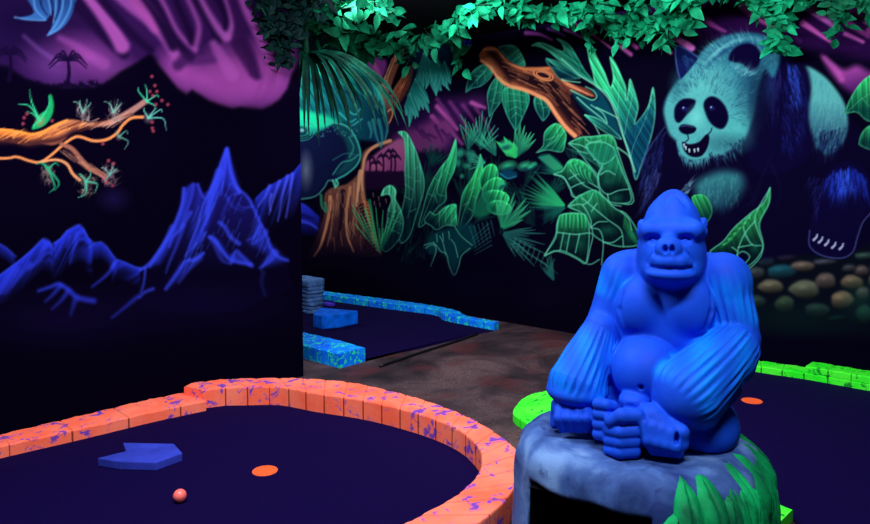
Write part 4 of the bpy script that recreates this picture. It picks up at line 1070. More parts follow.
# ------------------------------------------------------------------ masonry curbs
def curb(name, inner, outer, h, mat, parent, joint=.15, n=None, phase=0.0, courses=1, bev=.009, wob=.002):
    """a curb between two edge lines (bottom plan), with rounded arrises and mortar joints"""
    a, la = resample(inner, 400)
    c, lc = resample(outer, 400)
    L = (la + lc) / 2
    step = .03
    js = np.arange(phase, L, joint)
    js = js[(js > .03) & (js < L - .03)]
    st = sorted([(x, 0) for x in np.arange(0, L + 1e-6, L / max(2, int(L / step)))] + [(j + d, t) for j in js for d, t in ((-.006, 0), (-.0025, 1), (.0025, 1), (.006, 0))])
    st = [q for i, q in enumerate(st) if i == 0 or q[0] - st[i - 1][0] > .0015]
    V, Fc, Jt = [], [], []
    # cross-section in (offset from the face, height); mirrored for the far face
    cs = []
    for k in range(courses):
        z0, z1 = h * k / courses, h * (k + 1) / courses
        cs.append((0.0 if k == 0 else .004, z0))
        if k: cs.append((0.0, z0 + .005))
        if k < courses - 1:
            cs.append((0.0, z1 - .005))
    cs += [(0.0, h - bev), (bev * .35, h - bev * .3), (bev, h)]
    m_ = len(cs)
    for (q, t) in st:
        g = min(1, q / L) * 399
        i = min(398, int(g)); f = g - i
        A = a[i] * (1 - f) + a[i + 1] * f
        C = c[i] * (1 - f) + c[i + 1] * f
        W = np.linalg.norm(C - A)
        d = (C - A) / W
        ins = .006 if t else 0.0
        Jt += [(1.0 if z < h * .93 else .35) * t for o, z in cs + cs[::-1]]
        wb = wob * math.sin(q * 41 + 1.3) + wob * .7 * math.sin(q * 97)
        for o, z in cs:
            V.append((*(A + d * (o + ins)), max(0, z - (ins * .22 + wb if z > h * .8 else 0))))
        for o, z in cs[::-1]:
            V.append((*(C - d * (o + ins)), max(0, z - (ins * .22 + wb if z > h * .8 else 0))))
    r = 2 * m_
    for i in range(len(st) - 1):
        for k in range(r - 1):
            Fc.append((i * r + k, i * r + k + 1, (i + 1) * r + k + 1, (i + 1) * r + k))
    Fc.append(tuple(range(r)))
    Fc.append(tuple((len(st) - 1) * r + k for k in range(r))[::-1])
    o = mesh_obj(name, V, Fc, mat, parent)
    o.data.attributes.new('Joint', 'FLOAT', 'POINT').data.foreach_set('value', Jt)
    bm = bmesh.new(); bm.from_mesh(o.data)
    bmesh.ops.recalc_face_normals(bm, faces=bm.faces)
    bm.to_mesh(o.data); bm.free()
    return o


def top_edge(pts, h, n=6):
    """top arris traced on the photo -> plan"""
    return catmull([tuple(ground(x, y, h)[:2]) for x, y in pts], n)


ORANGE = splashed_paint('orange_splashed_paint', lin((255, 104, 74)), lin((255, 128, 102)), lin((116, 66, 172)), 12, .56, 1.0)
BLUE = splashed_paint('blue_splashed_paint', lin((0, 96, 236)), lin((10, 140, 250)), lin((40, 226, 140)), 30, .535, 2.0, .47)
GREEN = splashed_paint('green_splashed_paint', lin((34, 246, 36)), lin((84, 255, 60)), lin((10, 140, 40)), 20, .57, 3.0, .45)

# --- orange lane
HR, HL = .128, .073
oi = [(203, 390), (223, 387.6), (246, 387), (280, 387), (315, 393), (368, 401), (420, 414), (456, 428), (477, 445), (481.5, 459), (477, 475), (456, 495), (431, 509), (403, 524), (360, 545), (310, 566)]
oo = [(184, 386), (194, 382.4), (225, 379), (262, 377.8), (301, 378), (350, 382), (400, 393), (440, 405), (475, 420), (501, 436), (519, 453), (519, 478), (503, 503), (477, 524), (440, 552), (396, 588)]
oi_p, oo_p = top_edge(oi, HR), top_edge(oo, HR)
orange = props(empty('lane_border', tuple(ground(301, 392))), 'orange splashed masonry border curving round the lane by the mountain wall', 'lane border', 'painted lane borders')


def rel(parent, o):
    """keep world placement under a parent that is only moved"""
    o.location = -Vector(parent.location)
    return o


def on(parent, f, *a, **k):
    o = f(*a, parent=parent, **k)
    return rel(parent, o)


on(orange, curb, 'raised_curb', oi_p, oo_p, HR, ORANGE, joint=.152, phase=.152, courses=1)
li = [(206, 400.4), (150, 412), (90, 426), (0, 446), (-90, 466), (-190, 488)]
lo_ = [(187, 391.5), (140, 401), (90, 413), (0, 434), (-90, 454.5), (-190, 475)]
li_p, lo_p = top_edge(li, HL), top_edge(lo_, HL)
on(orange, curb, 'low_curb', li_p, lo_p, HL, ORANGE, joint=.31, phase=.16)

mid = lambda A, B: [tuple((np.array(p) + np.array(q)) / 2) for p, q in zip(resample(A, 60)[0], resample(B, 60)[0])]
om = [tuple(q) for q in oi_p]
lm = [tuple(q) for q in li_p]
carpet(om + [(om[-1][0] - .1, om[-1][1] - .5), (-.9, .9), (-3.4, .9), (-3.6, 2.2)] + lm[::-1], 'dark navy carpet lane inside the orange border, with the notched slab on it')

# --- green lane (right)
HG, HG2 = .055, .105
green = props(empty('lane_border', tuple(ground(700, 385))), 'bright green masonry border of the right-hand lane behind the gorilla statue', 'lane border', 'painted lane borders')
p805, p870 = np.array(ground(805, 380).to_2d()), np.array(ground(870, 392).to_2d())
fd = (p870 - p805) / np.linalg.norm(p870 - p805)
fn = np.array([-fd[1], fd[0]])
if fn @ np.array([.669, .743]) < 0: fn = -fn
FW = .185
p755 = np.array(ground(755, 372.6).to_2d())
g_in = catmull([(1.56, 2.955), (1.18, 3.40), (.98, 3.80), (.90, 4.02), (.90, 4.20), (.98, 4.42), (1.25, 4.85), (1.6, 5.25), (1.95, 5.46), tuple(p755 - fd * .25 + fn * .01), tuple(p755), tuple(p805 + fd * .02)], 8)
ends = [tuple(p755 - fd * .2 + fn * FW), tuple(p755 + fn * FW), tuple(p805 + fd * .02 + fn * FW)]
g_ou = catmull([(1.43, 2.825), (1.0, 3.27), tuple(ground(553, 434.5, HG).to_2d()), tuple(ground(530, 424, HG).to_2d()), tuple(ground(515, 415, HG).to_2d()), tuple(ground(514, 408, HG).to_2d()), tuple(ground(525, 396.5, HG).to_2d()), tuple(ground(545, 390.5, HG).to_2d()),
                (.92, 4.72), (1.2, 5.14), (1.55, 5.48), (1.85, 5.66)] + ends, 8)
on(green, curb, 'low_curb', g_in, g_ou, HG, GREEN, joint=.16)
on(green, curb, 'raised_curb', [tuple(p805), tuple(p805 + fd * 1.6)], [tuple(p805 + fn * FW), tuple(p805 + fd * 1.6 + fn * FW)], HG2, GREEN, joint=.15, courses=2)
gm = [tuple(q) for q in g_in]
far_end = p805 + fd * 1.5
carpet(gm + [tuple(far_end), (4.3, 3.2), (3.6, 1.8), (2.2, 1.6), (1.55, 2.6)], 'dark navy carpet lane inside the green border, right of the gorilla')

# --- blue lane (beyond the mountain wall)
HB = .075
blue = props(empty('lane_border', tuple(ground(430, 320))), 'blue and turquoise splashed masonry border of the far lane below the jungle mural', 'lane border', 'painted lane borders')
bd = np.array(D2[:2])
bn = np.array([.669131, .743145])
WB = np.array([.782, 7.072])


def wall_off(px, py, z):
    return np.array(ground(px, py, z).to_2d())


f_in = [wall_off(x, y, 0) for x, y in ((322, 300), (380, 308.5), (433, 315.5), (444, 321), (470, 326.5), (494, 331))]
f_in = [f_in[0] - bd * 1.2] + f_in
f_ou = [wall_off(x, y, HB) for x, y in ((322, 290.5), (380, 298), (428, 304.5), (456, 310), (467, 315.5), (499, 321.5))]
f_ou = [f_ou[0] - bd * 1.2] + f_ou
for q in f_ou:
    dist = (WB - q) @ bn
    if dist < .012: q -= bn * (.012 - dist)
on(blue, curb, 'far_curb', catmull(f_in, 6), catmull(f_ou, 6), HB, BLUE, joint=.2)
NBH = .115
n_ou = [wall_off(x, y, 0) for x, y in ((301, 358), (340, 368.5))]
nd = (n_ou[1] - n_ou[0]) / np.linalg.norm(n_ou[1] - n_ou[0])
nn = np.array([-nd[1], nd[0]])
if nn[1] < 0: nn = -nn
n_ou = [n_ou[0] - nd * 1.0, n_ou[0], n_ou[1]]
n_in = [q + nn * .27 for q in n_ou]
n_in[1] = n_in[1] + nn * .04
on(blue, curb, 'near_curb', catmull(n_ou, 8), catmull(n_in, 8), NBH, BLUE, joint=.17, courses=1)
bmid = [tuple(q) for q in catmull(f_in, 6)]
carpet(bmid + [tuple(ground(483, 333).to_2d()), tuple(ground(420, 349).to_2d()), tuple(ground(360, 361).to_2d()), tuple(n_in[2] + nn * .004), tuple(n_in[1] + nn * .004), tuple(n_in[0] + nn * .004)],
       'dark navy carpet lane inside the blue border at the back')
# edging strip at the open mouth of the far lane
ep = [ground(x, y) for x, y in ((380, 367.5), (395, 362.5), (420, 354), (450, 344.5), (478, 335))]
ev, ef = tube([(p.x, p.y, .012) for p in [Vector((*q, 0)) for q in catmull([tuple(p.to_2d()) for p in ep], 4)]], .012, 8)
props(mesh_obj('edging_strip', ev, ef, plain('black_rubber', (.004, .003, .008), .5, .3), smooth=True), 'black edging strip across the open mouth of the far blue lane', 'edging strip')

# ------------------------------------------------------------------ cups, ball, notched slab
CUP = plain('orange_cup_paint', lin((236, 92, 44)), .6, .2, .12, 40)


def cup(px, py, r, label):
    c = ground(px, py, .006)
    o = props(empty('golf_hole', (c.x, c.y, .006)), label, 'golf hole', 'orange hole discs')
    v, f = [], []
    n = 40
    prof = [(r * .86, .0035), (r, .0035), (r * 1.03, .0018), (r * 1.03, .0)]
    for rr, z in prof:
        v += [(rr * math.cos(2 * math.pi * k / n), rr * math.sin(2 * math.pi * k / n), z) for k in range(n)]
    for i in range(len(prof) - 1):
        f += [(i * n + k, i * n + (k + 1) % n, (i + 1) * n + (k + 1) % n, (i + 1) * n + k) for k in range(n)]
    mesh_obj('rim', v, [q[::-1] for q in f], CUP, o, smooth=True, sharp=40)
    v = [(0, 0, .0026)] + [(r * .865 * q * math.cos(2 * math.pi * k / n), r * .865 * q * math.sin(2 * math.pi * k / n), z) for q, z in ((.5, .0026), (1, .0034)) for k in range(n)]
    f = [(0, 1 + k, 1 + (k + 1) % n) for k in range(n)] + [(1 + k, 1 + n + k, 1 + n + (k + 1) % n, 1 + (k + 1) % n) for k in range(n)]
    mesh_obj('cap', v, f, CUP, o, smooth=True)
    return o


cup(265, 471, .062, 'orange disc of the hole on the carpet inside the orange border')
cup(752, 401, .064, 'orange disc of the hole on the carpet right of the gorilla')
c = ground(180, 502, .006)
bm = bmesh.new()
bmesh.ops.create_uvsphere(bm, u_segments=48, v_segments=32, radius=.030)
for vtx in bm.verts:                                        # dimples
    p = vtx.co.normalized()
    q = math.sin(p.x * 26) * math.sin(p.y * 26) * math.sin(p.z * 26 + .6)
    vtx.co *= 1 - .012 * max(0, q)
me = bpy.data.meshes.new('golf_ball'); bm.to_mesh(me); bm.free()
me.polygons.foreach_set('use_smooth', [True] * len(me.polygons))
me.materials.append(plain('coral_ball', lin((250, 112, 104)), .35, .4, .05, 10))
ball = bpy.data.objects.new('golf_ball', me); COL.objects.link(ball)
ball.location = (c.x, c.y, .006 + .0298)
props(ball, 'coral pink ball on the carpet in front of the notched slab', 'golf ball')

# slab: notched block
SLAB = plain('blue_violet_slab_paint', lin((44, 58, 168)), .8, .1, .22, 9, .25)
SH = .046
top = [ground(x, y, SH) for x, y in ((97.5, 459), (126, 452), (123, 443.5), (174, 444.5), (182.5, 454), (156, 463.5), (120, 462.5))]
top = ccw([tuple(p.to_2d()) for p in top])
cx = sum(p[0] for p in top) / 7; cy = sum(p[1] for p in top) / 7
slab = props(empty('notched_slab', (cx, cy, .006)), 'low blue violet stone slab with a notch lying on the orange lane carpet', 'obstacle')
bm = bmesh.new()
vs_ = [bm.verts.new((p[0] - cx, p[1] - cy, 0)) for p in top]
f0 = bm.faces.new(vs_)
ex = bmesh.ops.extrude_face_region(bm, geom=[f0])
for e in ex['geom']:
    if isinstance(e, bmesh.types.BMVert): e.co.z = SH
bmesh.ops.recalc_face_normals(bm, faces=bm.faces)
bmesh.ops.bevel(bm, geom=[e for e in bm.edges], offset=.006, segments=2, affect='EDGES', profile=.6)
me = bpy.data.meshes.new('block'); bm.to_mesh(me); bm.free(); me.materials.append(SLAB)
so = bpy.data.objects.new('block', me); COL.objects.link(so); so.parent = slab
# ------------------------------------------------------------------ sculpting with distance fields
class Sculpt:
    def __init__(self, lo, hi, h):
        self.lo, self.h = np.array(lo, np.float32), h
        self.n = [int(math.ceil((b - a) / h)) + 1 for a, b in zip(lo, hi)]
        self.ax = [(self.lo[i] + h * np.arange(self.n[i])).astype(np.float32) for i in range(3)]
        self.D = np.full(self.n, .5, np.float32)
        self.locks = []

    def win(self, lo, hi):
        s = []
        for i in range(3):
            a = max(0, int((lo[i] - self.lo[i]) / self.h))
            b = min(self.n[i], int((hi[i] - self.lo[i]) / self.h) + 2)
            if b <= a: return None
            s.append(slice(a, b))
        return tuple(s)

    def grid(self, w):
        return np.meshgrid(*[self.ax[i][w[i]] for i in range(3)], indexing='ij')

    def put(self, lo, hi, fn, k=.02, mode='add'):
        m = k + 3 * self.h
        w = self.win(np.array(lo) - m, np.array(hi) + m)
        if w is None: return
        d = fn(*self.grid(w)).astype(np.float32)
        D = self.D[w]
        if mode == 'add':
            hh = np.clip(.5 + .5 * (D - d) / k, 0, 1)
            self.D[w] = D + (d - D) * hh - k * hh * (1 - hh)
        else:
            hh = np.clip(.5 - .5 * (D + d) / k, 0, 1)
            self.D[w] = D * (1 - hh) - d * hh + k * hh * (1 - hh)

    def ell(self, c, r, k=.02, mode='add', rx=0, ry=0, rz=0):
        R = np.array((Matrix.Rotation(rz, 3, 'Z') @ Matrix.Rotation(ry, 3, 'Y') @ Matrix.Rotation(rx, 3, 'X')))
        c, r = np.array(c, float), np.array(r, float)
        M = max(r)
        ext = np.abs(R) @ r

        def fn(x, y, z):
            p = [x - c[0], y - c[1], z - c[2]]
            q = [(R[0, i] * p[0] + R[1, i] * p[1] + R[2, i] * p[2]) for i in range(3)]
            k0 = np.sqrt(sum((q[i] / r[i]) ** 2 for i in range(3)))
            k1 = np.sqrt(sum((q[i] / r[i] ** 2) ** 2 for i in range(3))) + 1e-6
            return k0 * (k0 - 1) / k1
        self.put(c - ext, c + ext, fn, k, mode)

    def cap(self, a, b, ra, rb=None, k=.02, mode='add', groove=None, flat=None):
        """tapered capsule; groove=(count, depth, phase, t0, t1) carves hair locks along it"""
        rb = ra if rb is None else rb
        a, b = np.array(a, float), np.array(b, float)
        M = max(ra, rb)
        d = b - a
        L = d @ d
        u = d / math.sqrt(L)
        s = np.cross(u, [0, 0, 1.0])
        if np.linalg.norm(s) < .1: s = np.cross(u, [0, 1.0, 0])
        s /= np.linalg.norm(s)
        t_ = np.cross(s, u)

        if groove: self.locks.append((a, d, L, s, t_, ra, rb, groove))

        def fn(x, y, z):
            px, py, pz = x - a[0], y - a[1], z - a[2]
            t = np.clip((px * d[0] + py * d[1] + pz * d[2]) / L, 0, 1)
            ex, ey, ez = px - t * d[0], py - t * d[1], pz - t * d[2]
            q = np.sqrt(ex * ex + ey * ey + ez * ez) - (ra + (rb - ra) * t)
            if groove:
                n, dep, ph, t0, t1 = groove
                phi = np.arctan2(px * s[0] + py * s[1] + pz * s[2], px * t_[0] + py * t_[1] + pz * t_[2])
                tt = (px * d[0] + py * d[1] + pz * d[2]) / L
                wv = np.sin(n * .5 * phi + ph + .55 * np.sin(3.2 * tt + ph) + .5 * np.sin(3 * phi + 2 * tt))
                wv2 = np.sin(n * 1.27 * phi + 2 * ph + .7 * np.sin(4 * tt))
                mk = np.clip((tt - t0) / .15, 0, 1) * np.clip((t1 - tt) / .12, 0, 1)
                q = q + dep * (.45 + .55 * np.sin(2.2 * phi + 4.2 * tt + ph) ** 2) * mk * (np.abs(wv) ** .7 * -1 + .55 + .35 * wv2)
            return q
        self.put(np.minimum(a, b) - M * 1.1, np.maximum(a, b) + M * 1.1, fn, k, mode)

    def chain(self, pts, radii, k=.02, mode='add'):
        for i in range(len(pts) - 1):
            self.cap(pts[i], pts[i + 1], radii[i], radii[i + 1], k, mode)

    def hair(self, V):
        """dry-brushed paint: 1 on the raised locks, 0 away from the furry parts"""
        out = np.zeros(len(V))
        for a, d, L, s, t_, ra, rb, (n, dep, ph, t0, t1) in self.locks:
            p = V - a
            tt = (p @ d) / L
            t = np.clip(tt, 0, 1)
            dist = np.linalg.norm(p - t[:, None] * d, axis=1) - (ra + (rb - ra) * t)
            phi = np.arctan2(p @ s, p @ t_)
            wv = np.sin(n * .5 * phi + ph + .55 * np.sin(3.2 * tt + ph) + .5 * np.sin(3 * phi + 2 * tt))
            wv2 = np.sin(n * 1.27 * phi + 2 * ph + .7 * np.sin(4 * tt))
            ridge = np.clip(np.abs(wv) ** .7 * .8 + .3 - .25 * wv2, 0, 1)
            mk = np.clip((tt - t0) / .3, 0, 1) * np.clip((t1 - tt) / .15, 0, 1) * np.clip(1 - (np.abs(dist) - .012) / .012, 0, 1)
            out = np.maximum(out, ridge * mk * (.35 + .65 * np.sin(1.7 * phi + 3.4 * tt + ph) ** 2))
        return out

    def mesh(self):
        """surface nets"""
        D = self.D
        s = D < 0
        nx, ny, nz = [n - 1 for n in D.shape]
        cor = [(i, j, k) for i in (0, 1) for j in (0, 1) for k in (0, 1)]
        cnt = sum(s[i:i + nx, j:j + ny, k:k + nz].astype(np.int8) for i, j, k in cor)
        act = (cnt > 0) & (cnt < 8)
        idx = np.full(act.shape, -1, np.int64)
        I = np.argwhere(act)
        idx[act] = np.arange(len(I))
        acc = np.zeros((len(I), 3)); num = np.zeros(len(I))
        val = {c: D[I[:, 0] + c[0], I[:, 1] + c[1], I[:, 2] + c[2]] for c in cor}
        for a in cor:
            for ax in range(3):
                if a[ax]: continue
                b = list(a); b[ax] = 1; b = tuple(b)
                va, vb = val[a], val[b]
                c = (va < 0) != (vb < 0)
                t = np.where(c, va / np.where(c, va - vb, 1), 0)
                p = np.tile(np.array(a, float), (len(I), 1))
                p[:, ax] += t
                acc[c] += p[c]; num[c] += 1
        V = self.lo + self.h * (I + acc / num[:, None])
        F = []
        for ax in range(3):
            o1, o2 = [(1, 2), (2, 0), (0, 1)][ax]
            sl0 = [slice(1, n) for n in (nx, ny, nz)]; sl0[ax] = slice(0, (nx, ny, nz)[ax])
            A = s[tuple(sl0)]
            sl1 = list(sl0); sl1[ax] = slice(1, (nx, ny, nz)[ax] + 1)
            Bq = s[tuple(sl1)]
            E = np.argwhere(A != Bq)
            flip = A[A != Bq]
            base = E.copy()
            for q in range(3):
                if q != ax: base[:, q] += 1
            def at(d1, d2):
                g = base.copy(); g[:, o1] -= d1; g[:, o2] -= d2
                return idx[g[:, 0], g[:, 1], g[:, 2]]
            q = np.stack([at(1, 1), at(0, 1), at(0, 0), at(1, 0)], 1)
            q[~flip] = q[~flip][:, ::-1]
            F.append(q)
        F = np.vstack(F)
        return V, F[(F >= 0).all(1)]


def np_mesh(name, V, F, mat, parent=None):
    me = bpy.data.meshes.new(name)
    me.vertices.add(len(V)); me.loops.add(F.size); me.polygons.add(len(F))
    me.vertices.foreach_set('co', np.asarray(V, np.float32).ravel())
    me.loops.foreach_set('vertex_index', F.ravel().astype(np.int32))
    me.polygons.foreach_set('loop_start', np.arange(0, F.size, 4, dtype=np.int32))
    me.polygons.foreach_set('loop_total', np.full(len(F), 4, np.int32))
    me.polygons.foreach_set('use_smooth', np.ones(len(F), bool))
    me.update(); me.validate()
    if mat: me.materials.append(mat)
    o = bpy.data.objects.new(name, me)
    COL.objects.link(o)
    if parent: o.parent = parent
    return o


# ------------------------------------------------------------------ gorilla statue
PED_H = .62
GO = Vector((.80, 2.40, PED_H))                   # seat of the statue on the stump
GROT = math.radians(-18.4)
_gm = Matrix.Rotation(-GROT, 3, 'Z')


def G3(px, py, ly):
    """traced point -> statue coordinates at depth ly (negative is towards the front)"""
    r = _gm @ ray(px, py)
    o = _gm @ (Vector((0, 0, CAM_H)) - GO)
    t = (ly - o.y) / r.y
    p = o + r * t
    return np.array((p.x, ly, p.z))


def RP(px): return px / 288.0                      # traced size -> metres


def sculpt_gorilla(h):
    S = Sculpt((-.46, -.42, -.02), (.46, .36, .88), h)
    P = G3
    # trunk
    S.ell(P(664, 318, .03), (RP(58), .17, RP(60)), .03)
    S.ell(P(655, 385, .04), (RP(66), .19, RP(62)), .05)
    S.ell(P(646, 368, -.10), (RP(34), .145, RP(35)), .010)                    # belly
    S.ell(P(668, 288, .05), (RP(58), .12, RP(40)), .05)                      # upper back
    S.cap(P(628, 268, .02), P(716, 272, .02), RP(18), k=.05)
    S.ell(P(641, 307, -.088), (RP(24), .075, RP(29)), .018, ry=.12)           # pectorals
    S.ell(P(686, 306, -.088), (RP(26), .075, RP(30)), .018, ry=-.12)
    S.cap(P(664, 300, -.20), P(662, 332, -.18), RP(3), RP(4), .03, 'cut')
    # neck and head
    S.cap(P(672, 282, -.01), P(672, 258, -.05), RP(32), RP(30), .035)
    S.ell(P(671, 250, -.075), (RP(31.5), .120, RP(36)), .02)
    S.ell(P(672, 224, -.05), (RP(26), .11, RP(29)), .03)
    S.ell(P(673.5, 204, -.04), (RP(12.5), .085, RP(14)), .028)                      # crest
    S.ell(P(671, 270, -.115), (RP(26.5), .095, RP(16.5)), .022)                    # jaw
    S.cap(P(650, 229.5, -.152), P(693, 229.5, -.152), RP(8), k=.022)             # brow shelf
    S.cap(P(643, 232, -.115), P(650, 229.5, -.150), RP(6), RP(8), .02)
    S.cap(P(693, 229.5, -.150), P(701, 232, -.115), RP(8), RP(6), .02)
    S.cap(P(650, 239.5, -.198), P(690, 239.5, -.198), RP(5), k=.014, mode='cut')
    for x in (653, 685):
        S.ell(P(x, 239.5, -.185), (RP(7), .030, RP(4.0)), .012, 'cut')
        S.ell(P(x, 240, -.150), (RP(3.2), .016, RP(2.3)), .004)
    S.ell(P(670, 257, -.155), (RP(18), .060, RP(15)), .018)                    # muzzle
    lip = [P(655, 262.5, -.190), P(662, 261, -.208), P(670, 261, -.214), P(679, 261.5, -.208), P(687, 263, -.190)]
    S.chain(lip, [RP(4.6), RP(6.2), RP(6.4), RP(6.2), RP(4.6)], .010)             # lip plate
    S.chain([P(660, 250, -.195), P(656, 258, -.195), P(653, 264, -.184)], [RP(4), RP(4.4), RP(3.6)], .010)
    S.chain([P(678, 250, -.195), P(684, 258, -.195), P(689, 264.5, -.184)], [RP(4), RP(4.4), RP(3.6)], .010)
    S.ell(P(670, 273.5, -.178), (RP(22), .057, RP(8)), .012)                    # chin
    S.ell(P(668.5, 248.5, -.207), (RP(12), .030, RP(11)), .007)               # nose pad
    S.cap(P(669, 236, -.165), P(668.5, 245, -.200), RP(4.5), RP(7), .016)
    ring = [P(668.5 + 8.4 * math.cos(t), 249 - 8.0 * math.sin(t), -.240) for t in np.linspace(-.8, math.pi + .8, 16)]
    S.chain(ring, [RP(1.5)] * 16, .006, 'cut')
    for x in (665.2, 672.2):
        S.ell(P(x, 249.5, -.238), (RP(2.4), .026, RP(4.0)), .004, 'cut')
    mouth = [P(648, 264, -.178), P(651.5, 267.3, -.200), P(659, 268.3, -.222), P(670, 268.6, -.230), P(681, 268.6, -.222), P(689.5, 267.8, -.200), P(694, 264, -.178)]
    S.chain(mouth, [RP(1.0)] * 7, .006, 'cut')
    S.chain([P(655, 247, -.190), P(650.5, 256, -.185), P(647, 263, -.172)], [RP(1.5)] * 3, .009, 'cut')
    S.chain([P(682, 247, -.190), P(689, 256, -.185), P(695, 263, -.172)], [RP(1.5)] * 3, .009, 'cut')
    for sx, x in ((-1, 640), (1, 705)):
        S.ell(P(x - sx * 1.5, 226 if sx < 0 else 224, -.05), (RP(4), .028, RP(6.5)), .008)
        S.ell(P(x - sx * -1.5, 226 if sx < 0 else 224, -.085), (RP(2), .014, RP(3.6)), .005, 'cut')
    for dx, L in ((-19, 20), (-12, 13), (-5, 9), (1, 8), (8, 10), (15, 15), (22, 22)):     # combed crown
        pts = [(673 + dx * .2, 192.5), (673 + dx * .65, 195 + L * .25), (673 + dx, 193 + L)]
        S.chain([P(x, y, -.05 - .0030 * (y - 191) - .03) for x, y in pts], [RP(1.0), RP(2.4), RP(.8)], .010, 'cut')
    # arm on the left: shoulder, upper arm, flaring furry forearm, fist
    S.ell(P(620, 276, .01), (RP(17), .085, RP(22)), .02)
    S.cap(P(621, 272, -.005), P(604, 320, -.02), RP(19), RP(16), .012, groove=(14, .0055, .7, -.1, .6))
    S.cap(P(604, 320, -.03), P(590, 360, -.09), RP(15), RP(24), .015)
    S.cap(P(600, 328, -.06), P(578, 382, -.135), RP(16), RP(28), .012, groove=(19, .0075, 1.0, .0, 1.35))
    S.ell(P(577, 390, -.135), (RP(30), .105, RP(13)), .015)
    # arm on the right
    S.ell(P(727, 282, .0), (RP(23), .095, RP(26)), .018)
    S.cap(P(723, 276, -.01), P(737, 338, -.03), RP(23), RP(21), .012, groove=(15, .0060, 2.0, -.1, .9))
    S.cap(P(736, 342, -.04), P(728, 360, -.10), RP(20), RP(25), .015)
    S.cap(P(732, 348, -.085), P(688, 392, -.215), RP(24), RP(32), .010, groove=(21, .0062, .2, -.25, 1.3))
    S.cap(P(672, 398, -.225), P(702, 410, -.20), RP(18), RP(16), .012)
    S.cap(P(702, 409, -.19), P(727, 388, -.09), RP(16), RP(13), .012)
    S.chain([P(622, 282, -.115), P(620, 310, -.125), P(619, 340, -.13), P(618, 372, -.14)], [RP(1.5), RP(2.6), RP(2.6), RP(1.5)], .014, 'cut')
    S.chain([P(712, 292, -.105), P(710, 312, -.12), P(707, 332, -.13)], [RP(1.5), RP(2.8), RP(1.8)], .014, 'cut')
    # haunches, knees and feet
    S.ell(P(702, 426, -.05), (RP(34), .165, RP(26)), .025)
    S.ell(P(712, 420, .00), (RP(22), .14, RP(26)), .025)
    S.ell(P(618, 418, -.06), (RP(38), .16, RP(22)), .03)
    S.ell(P(650, 420, -.10), (RP(50), .15, RP(22)), .03)

    def fingers(pts, r0, r1, k=.005):
        for p in pts: S.chain(p, [r0] + [(r0 + r1) / 2] * (len(p) - 2) + [r1], k)
    # left fist: back of the hand and four knuckled fingers pointing down
    S.ell(P(573, 410, -.155), (RP(20), .055, RP(12)), .012)
    fingers([[P(x0, 408, -.195), P(x1, 418, -.225), P(x2, 428, -.205)] for x0, x1, x2 in ((560, 559, 563), (569, 568.5, 571), (577.5, 577.5, 579), (586, 586.5, 586))], RP(5.6), RP(5.0), .006)
    S.cap(P(556, 404, -.14), P(555, 424, -.15), RP(5), RP(5), .008)
    # foot beside it, toes curled inwards
    S.ell(P(602, 418, -.225), (RP(9), .06, RP(19)), .012)
    fingers([[P(598, y - 1, -.27), P(606, y, -.29), P(613, y + 1, -.275)] for y in (405, 415, 425, 435)], RP(5.6), RP(5.0), .005)
    # other foot in front: big toe over stacked toes
    S.ell(P(631, 430, -.255), (RP(15), .05, RP(22)), .012)
    S.chain([P(611, 421, -.315), P(622, 416, -.325), P(637, 416, -.31)], [RP(6.0), RP(7.0), RP(7.0)], .006)
    fingers([[P(609, y, -.30), P(620, y + 2, -.33), P(634, y + 1, -.315)] for y in (430, 440, 450)], RP(5.6), RP(6.4), .005)
    S.ell(P(634, 400, -.215), (RP(14), .05, RP(9)), .012)
    S.ell(P(629, 409, -.290), (RP(7), .03, RP(4)), .010, 'cut')
    # right hand: broad back of the hand sloping to curled fingers
    S.cap(P(652, 418, -.272), P(668, 434, -.285), RP(14), RP(15), .008)
    S.ell(P(662, 435, -.27), (RP(23), .05, RP(16)), .008, ry=.5)
    fingers([[P(644 + i * 9, 424 + i * 3, -.318), P(648 + i * 9, 440 + i * 2.2, -.328), P(654 + i * 8, 450 + i * .8, -.305)] for i in range(4)], RP(5.4), RP(5.2), .010)
    S.chain([P(672, 424, -.29), P(682, 432, -.305), P(682, 444, -.30), P(674, 449, -.30)], [RP(6), RP(6), RP(5.4), RP(5)], .008)
    S.ell(P(676.5, 438, -.325), (RP(2), .03, RP(5)), .006, 'cut')
    # navel, hair partings on the shoulders
    S.ell(P(641, 387, -.235), (RP(2.2), .02, RP(2.4)), .008, 'cut')
    # sit flat on the stump
    zz = np.broadcast_to(S.ax[2][None, None, :], S.D.shape)
    S.D = np.maximum(S.D, -(zz - .0))
    S.D = np.maximum(S.D, .004 - zz)
    V, F = S.mesh()
    return V, F, S.hair(V)


m, nt, b = material('ultramarine_statue_paint', 0.6, 0.10)
v = coords(nt)
nn_ = noise(nt, v, 9, 4)
body = ramp(nt, nn_, [(.35, (.006, .060, .60)), (.65, (.007, .080, .72))]).outputs['Color']
att = nt.nodes.new('ShaderNodeAttribute')
att.attribute_name = 'Hair'
nt.links.new(mix(nt, att.outputs['Fac'], body, (.002, .185, .88)), b.inputs['Base Color'])
bump(nt, b, noise(nt, v, 60, 3), .15, .004)
STATUE = m
GV, GF, GH = sculpt_gorilla(.005 if QUICK else .0036)
gorilla = np_mesh('gorilla_statue', GV, GF, STATUE)
gorilla.data.attributes.new('Hair', 'FLOAT', 'POINT').data.foreach_set('value', GH.astype(np.float32))
gorilla.location = GO
gorilla.rotation_euler = (0, 0, GROT)
props(gorilla, 'bright blue gorilla statue sitting with folded limbs on a painted stump', 'statue')
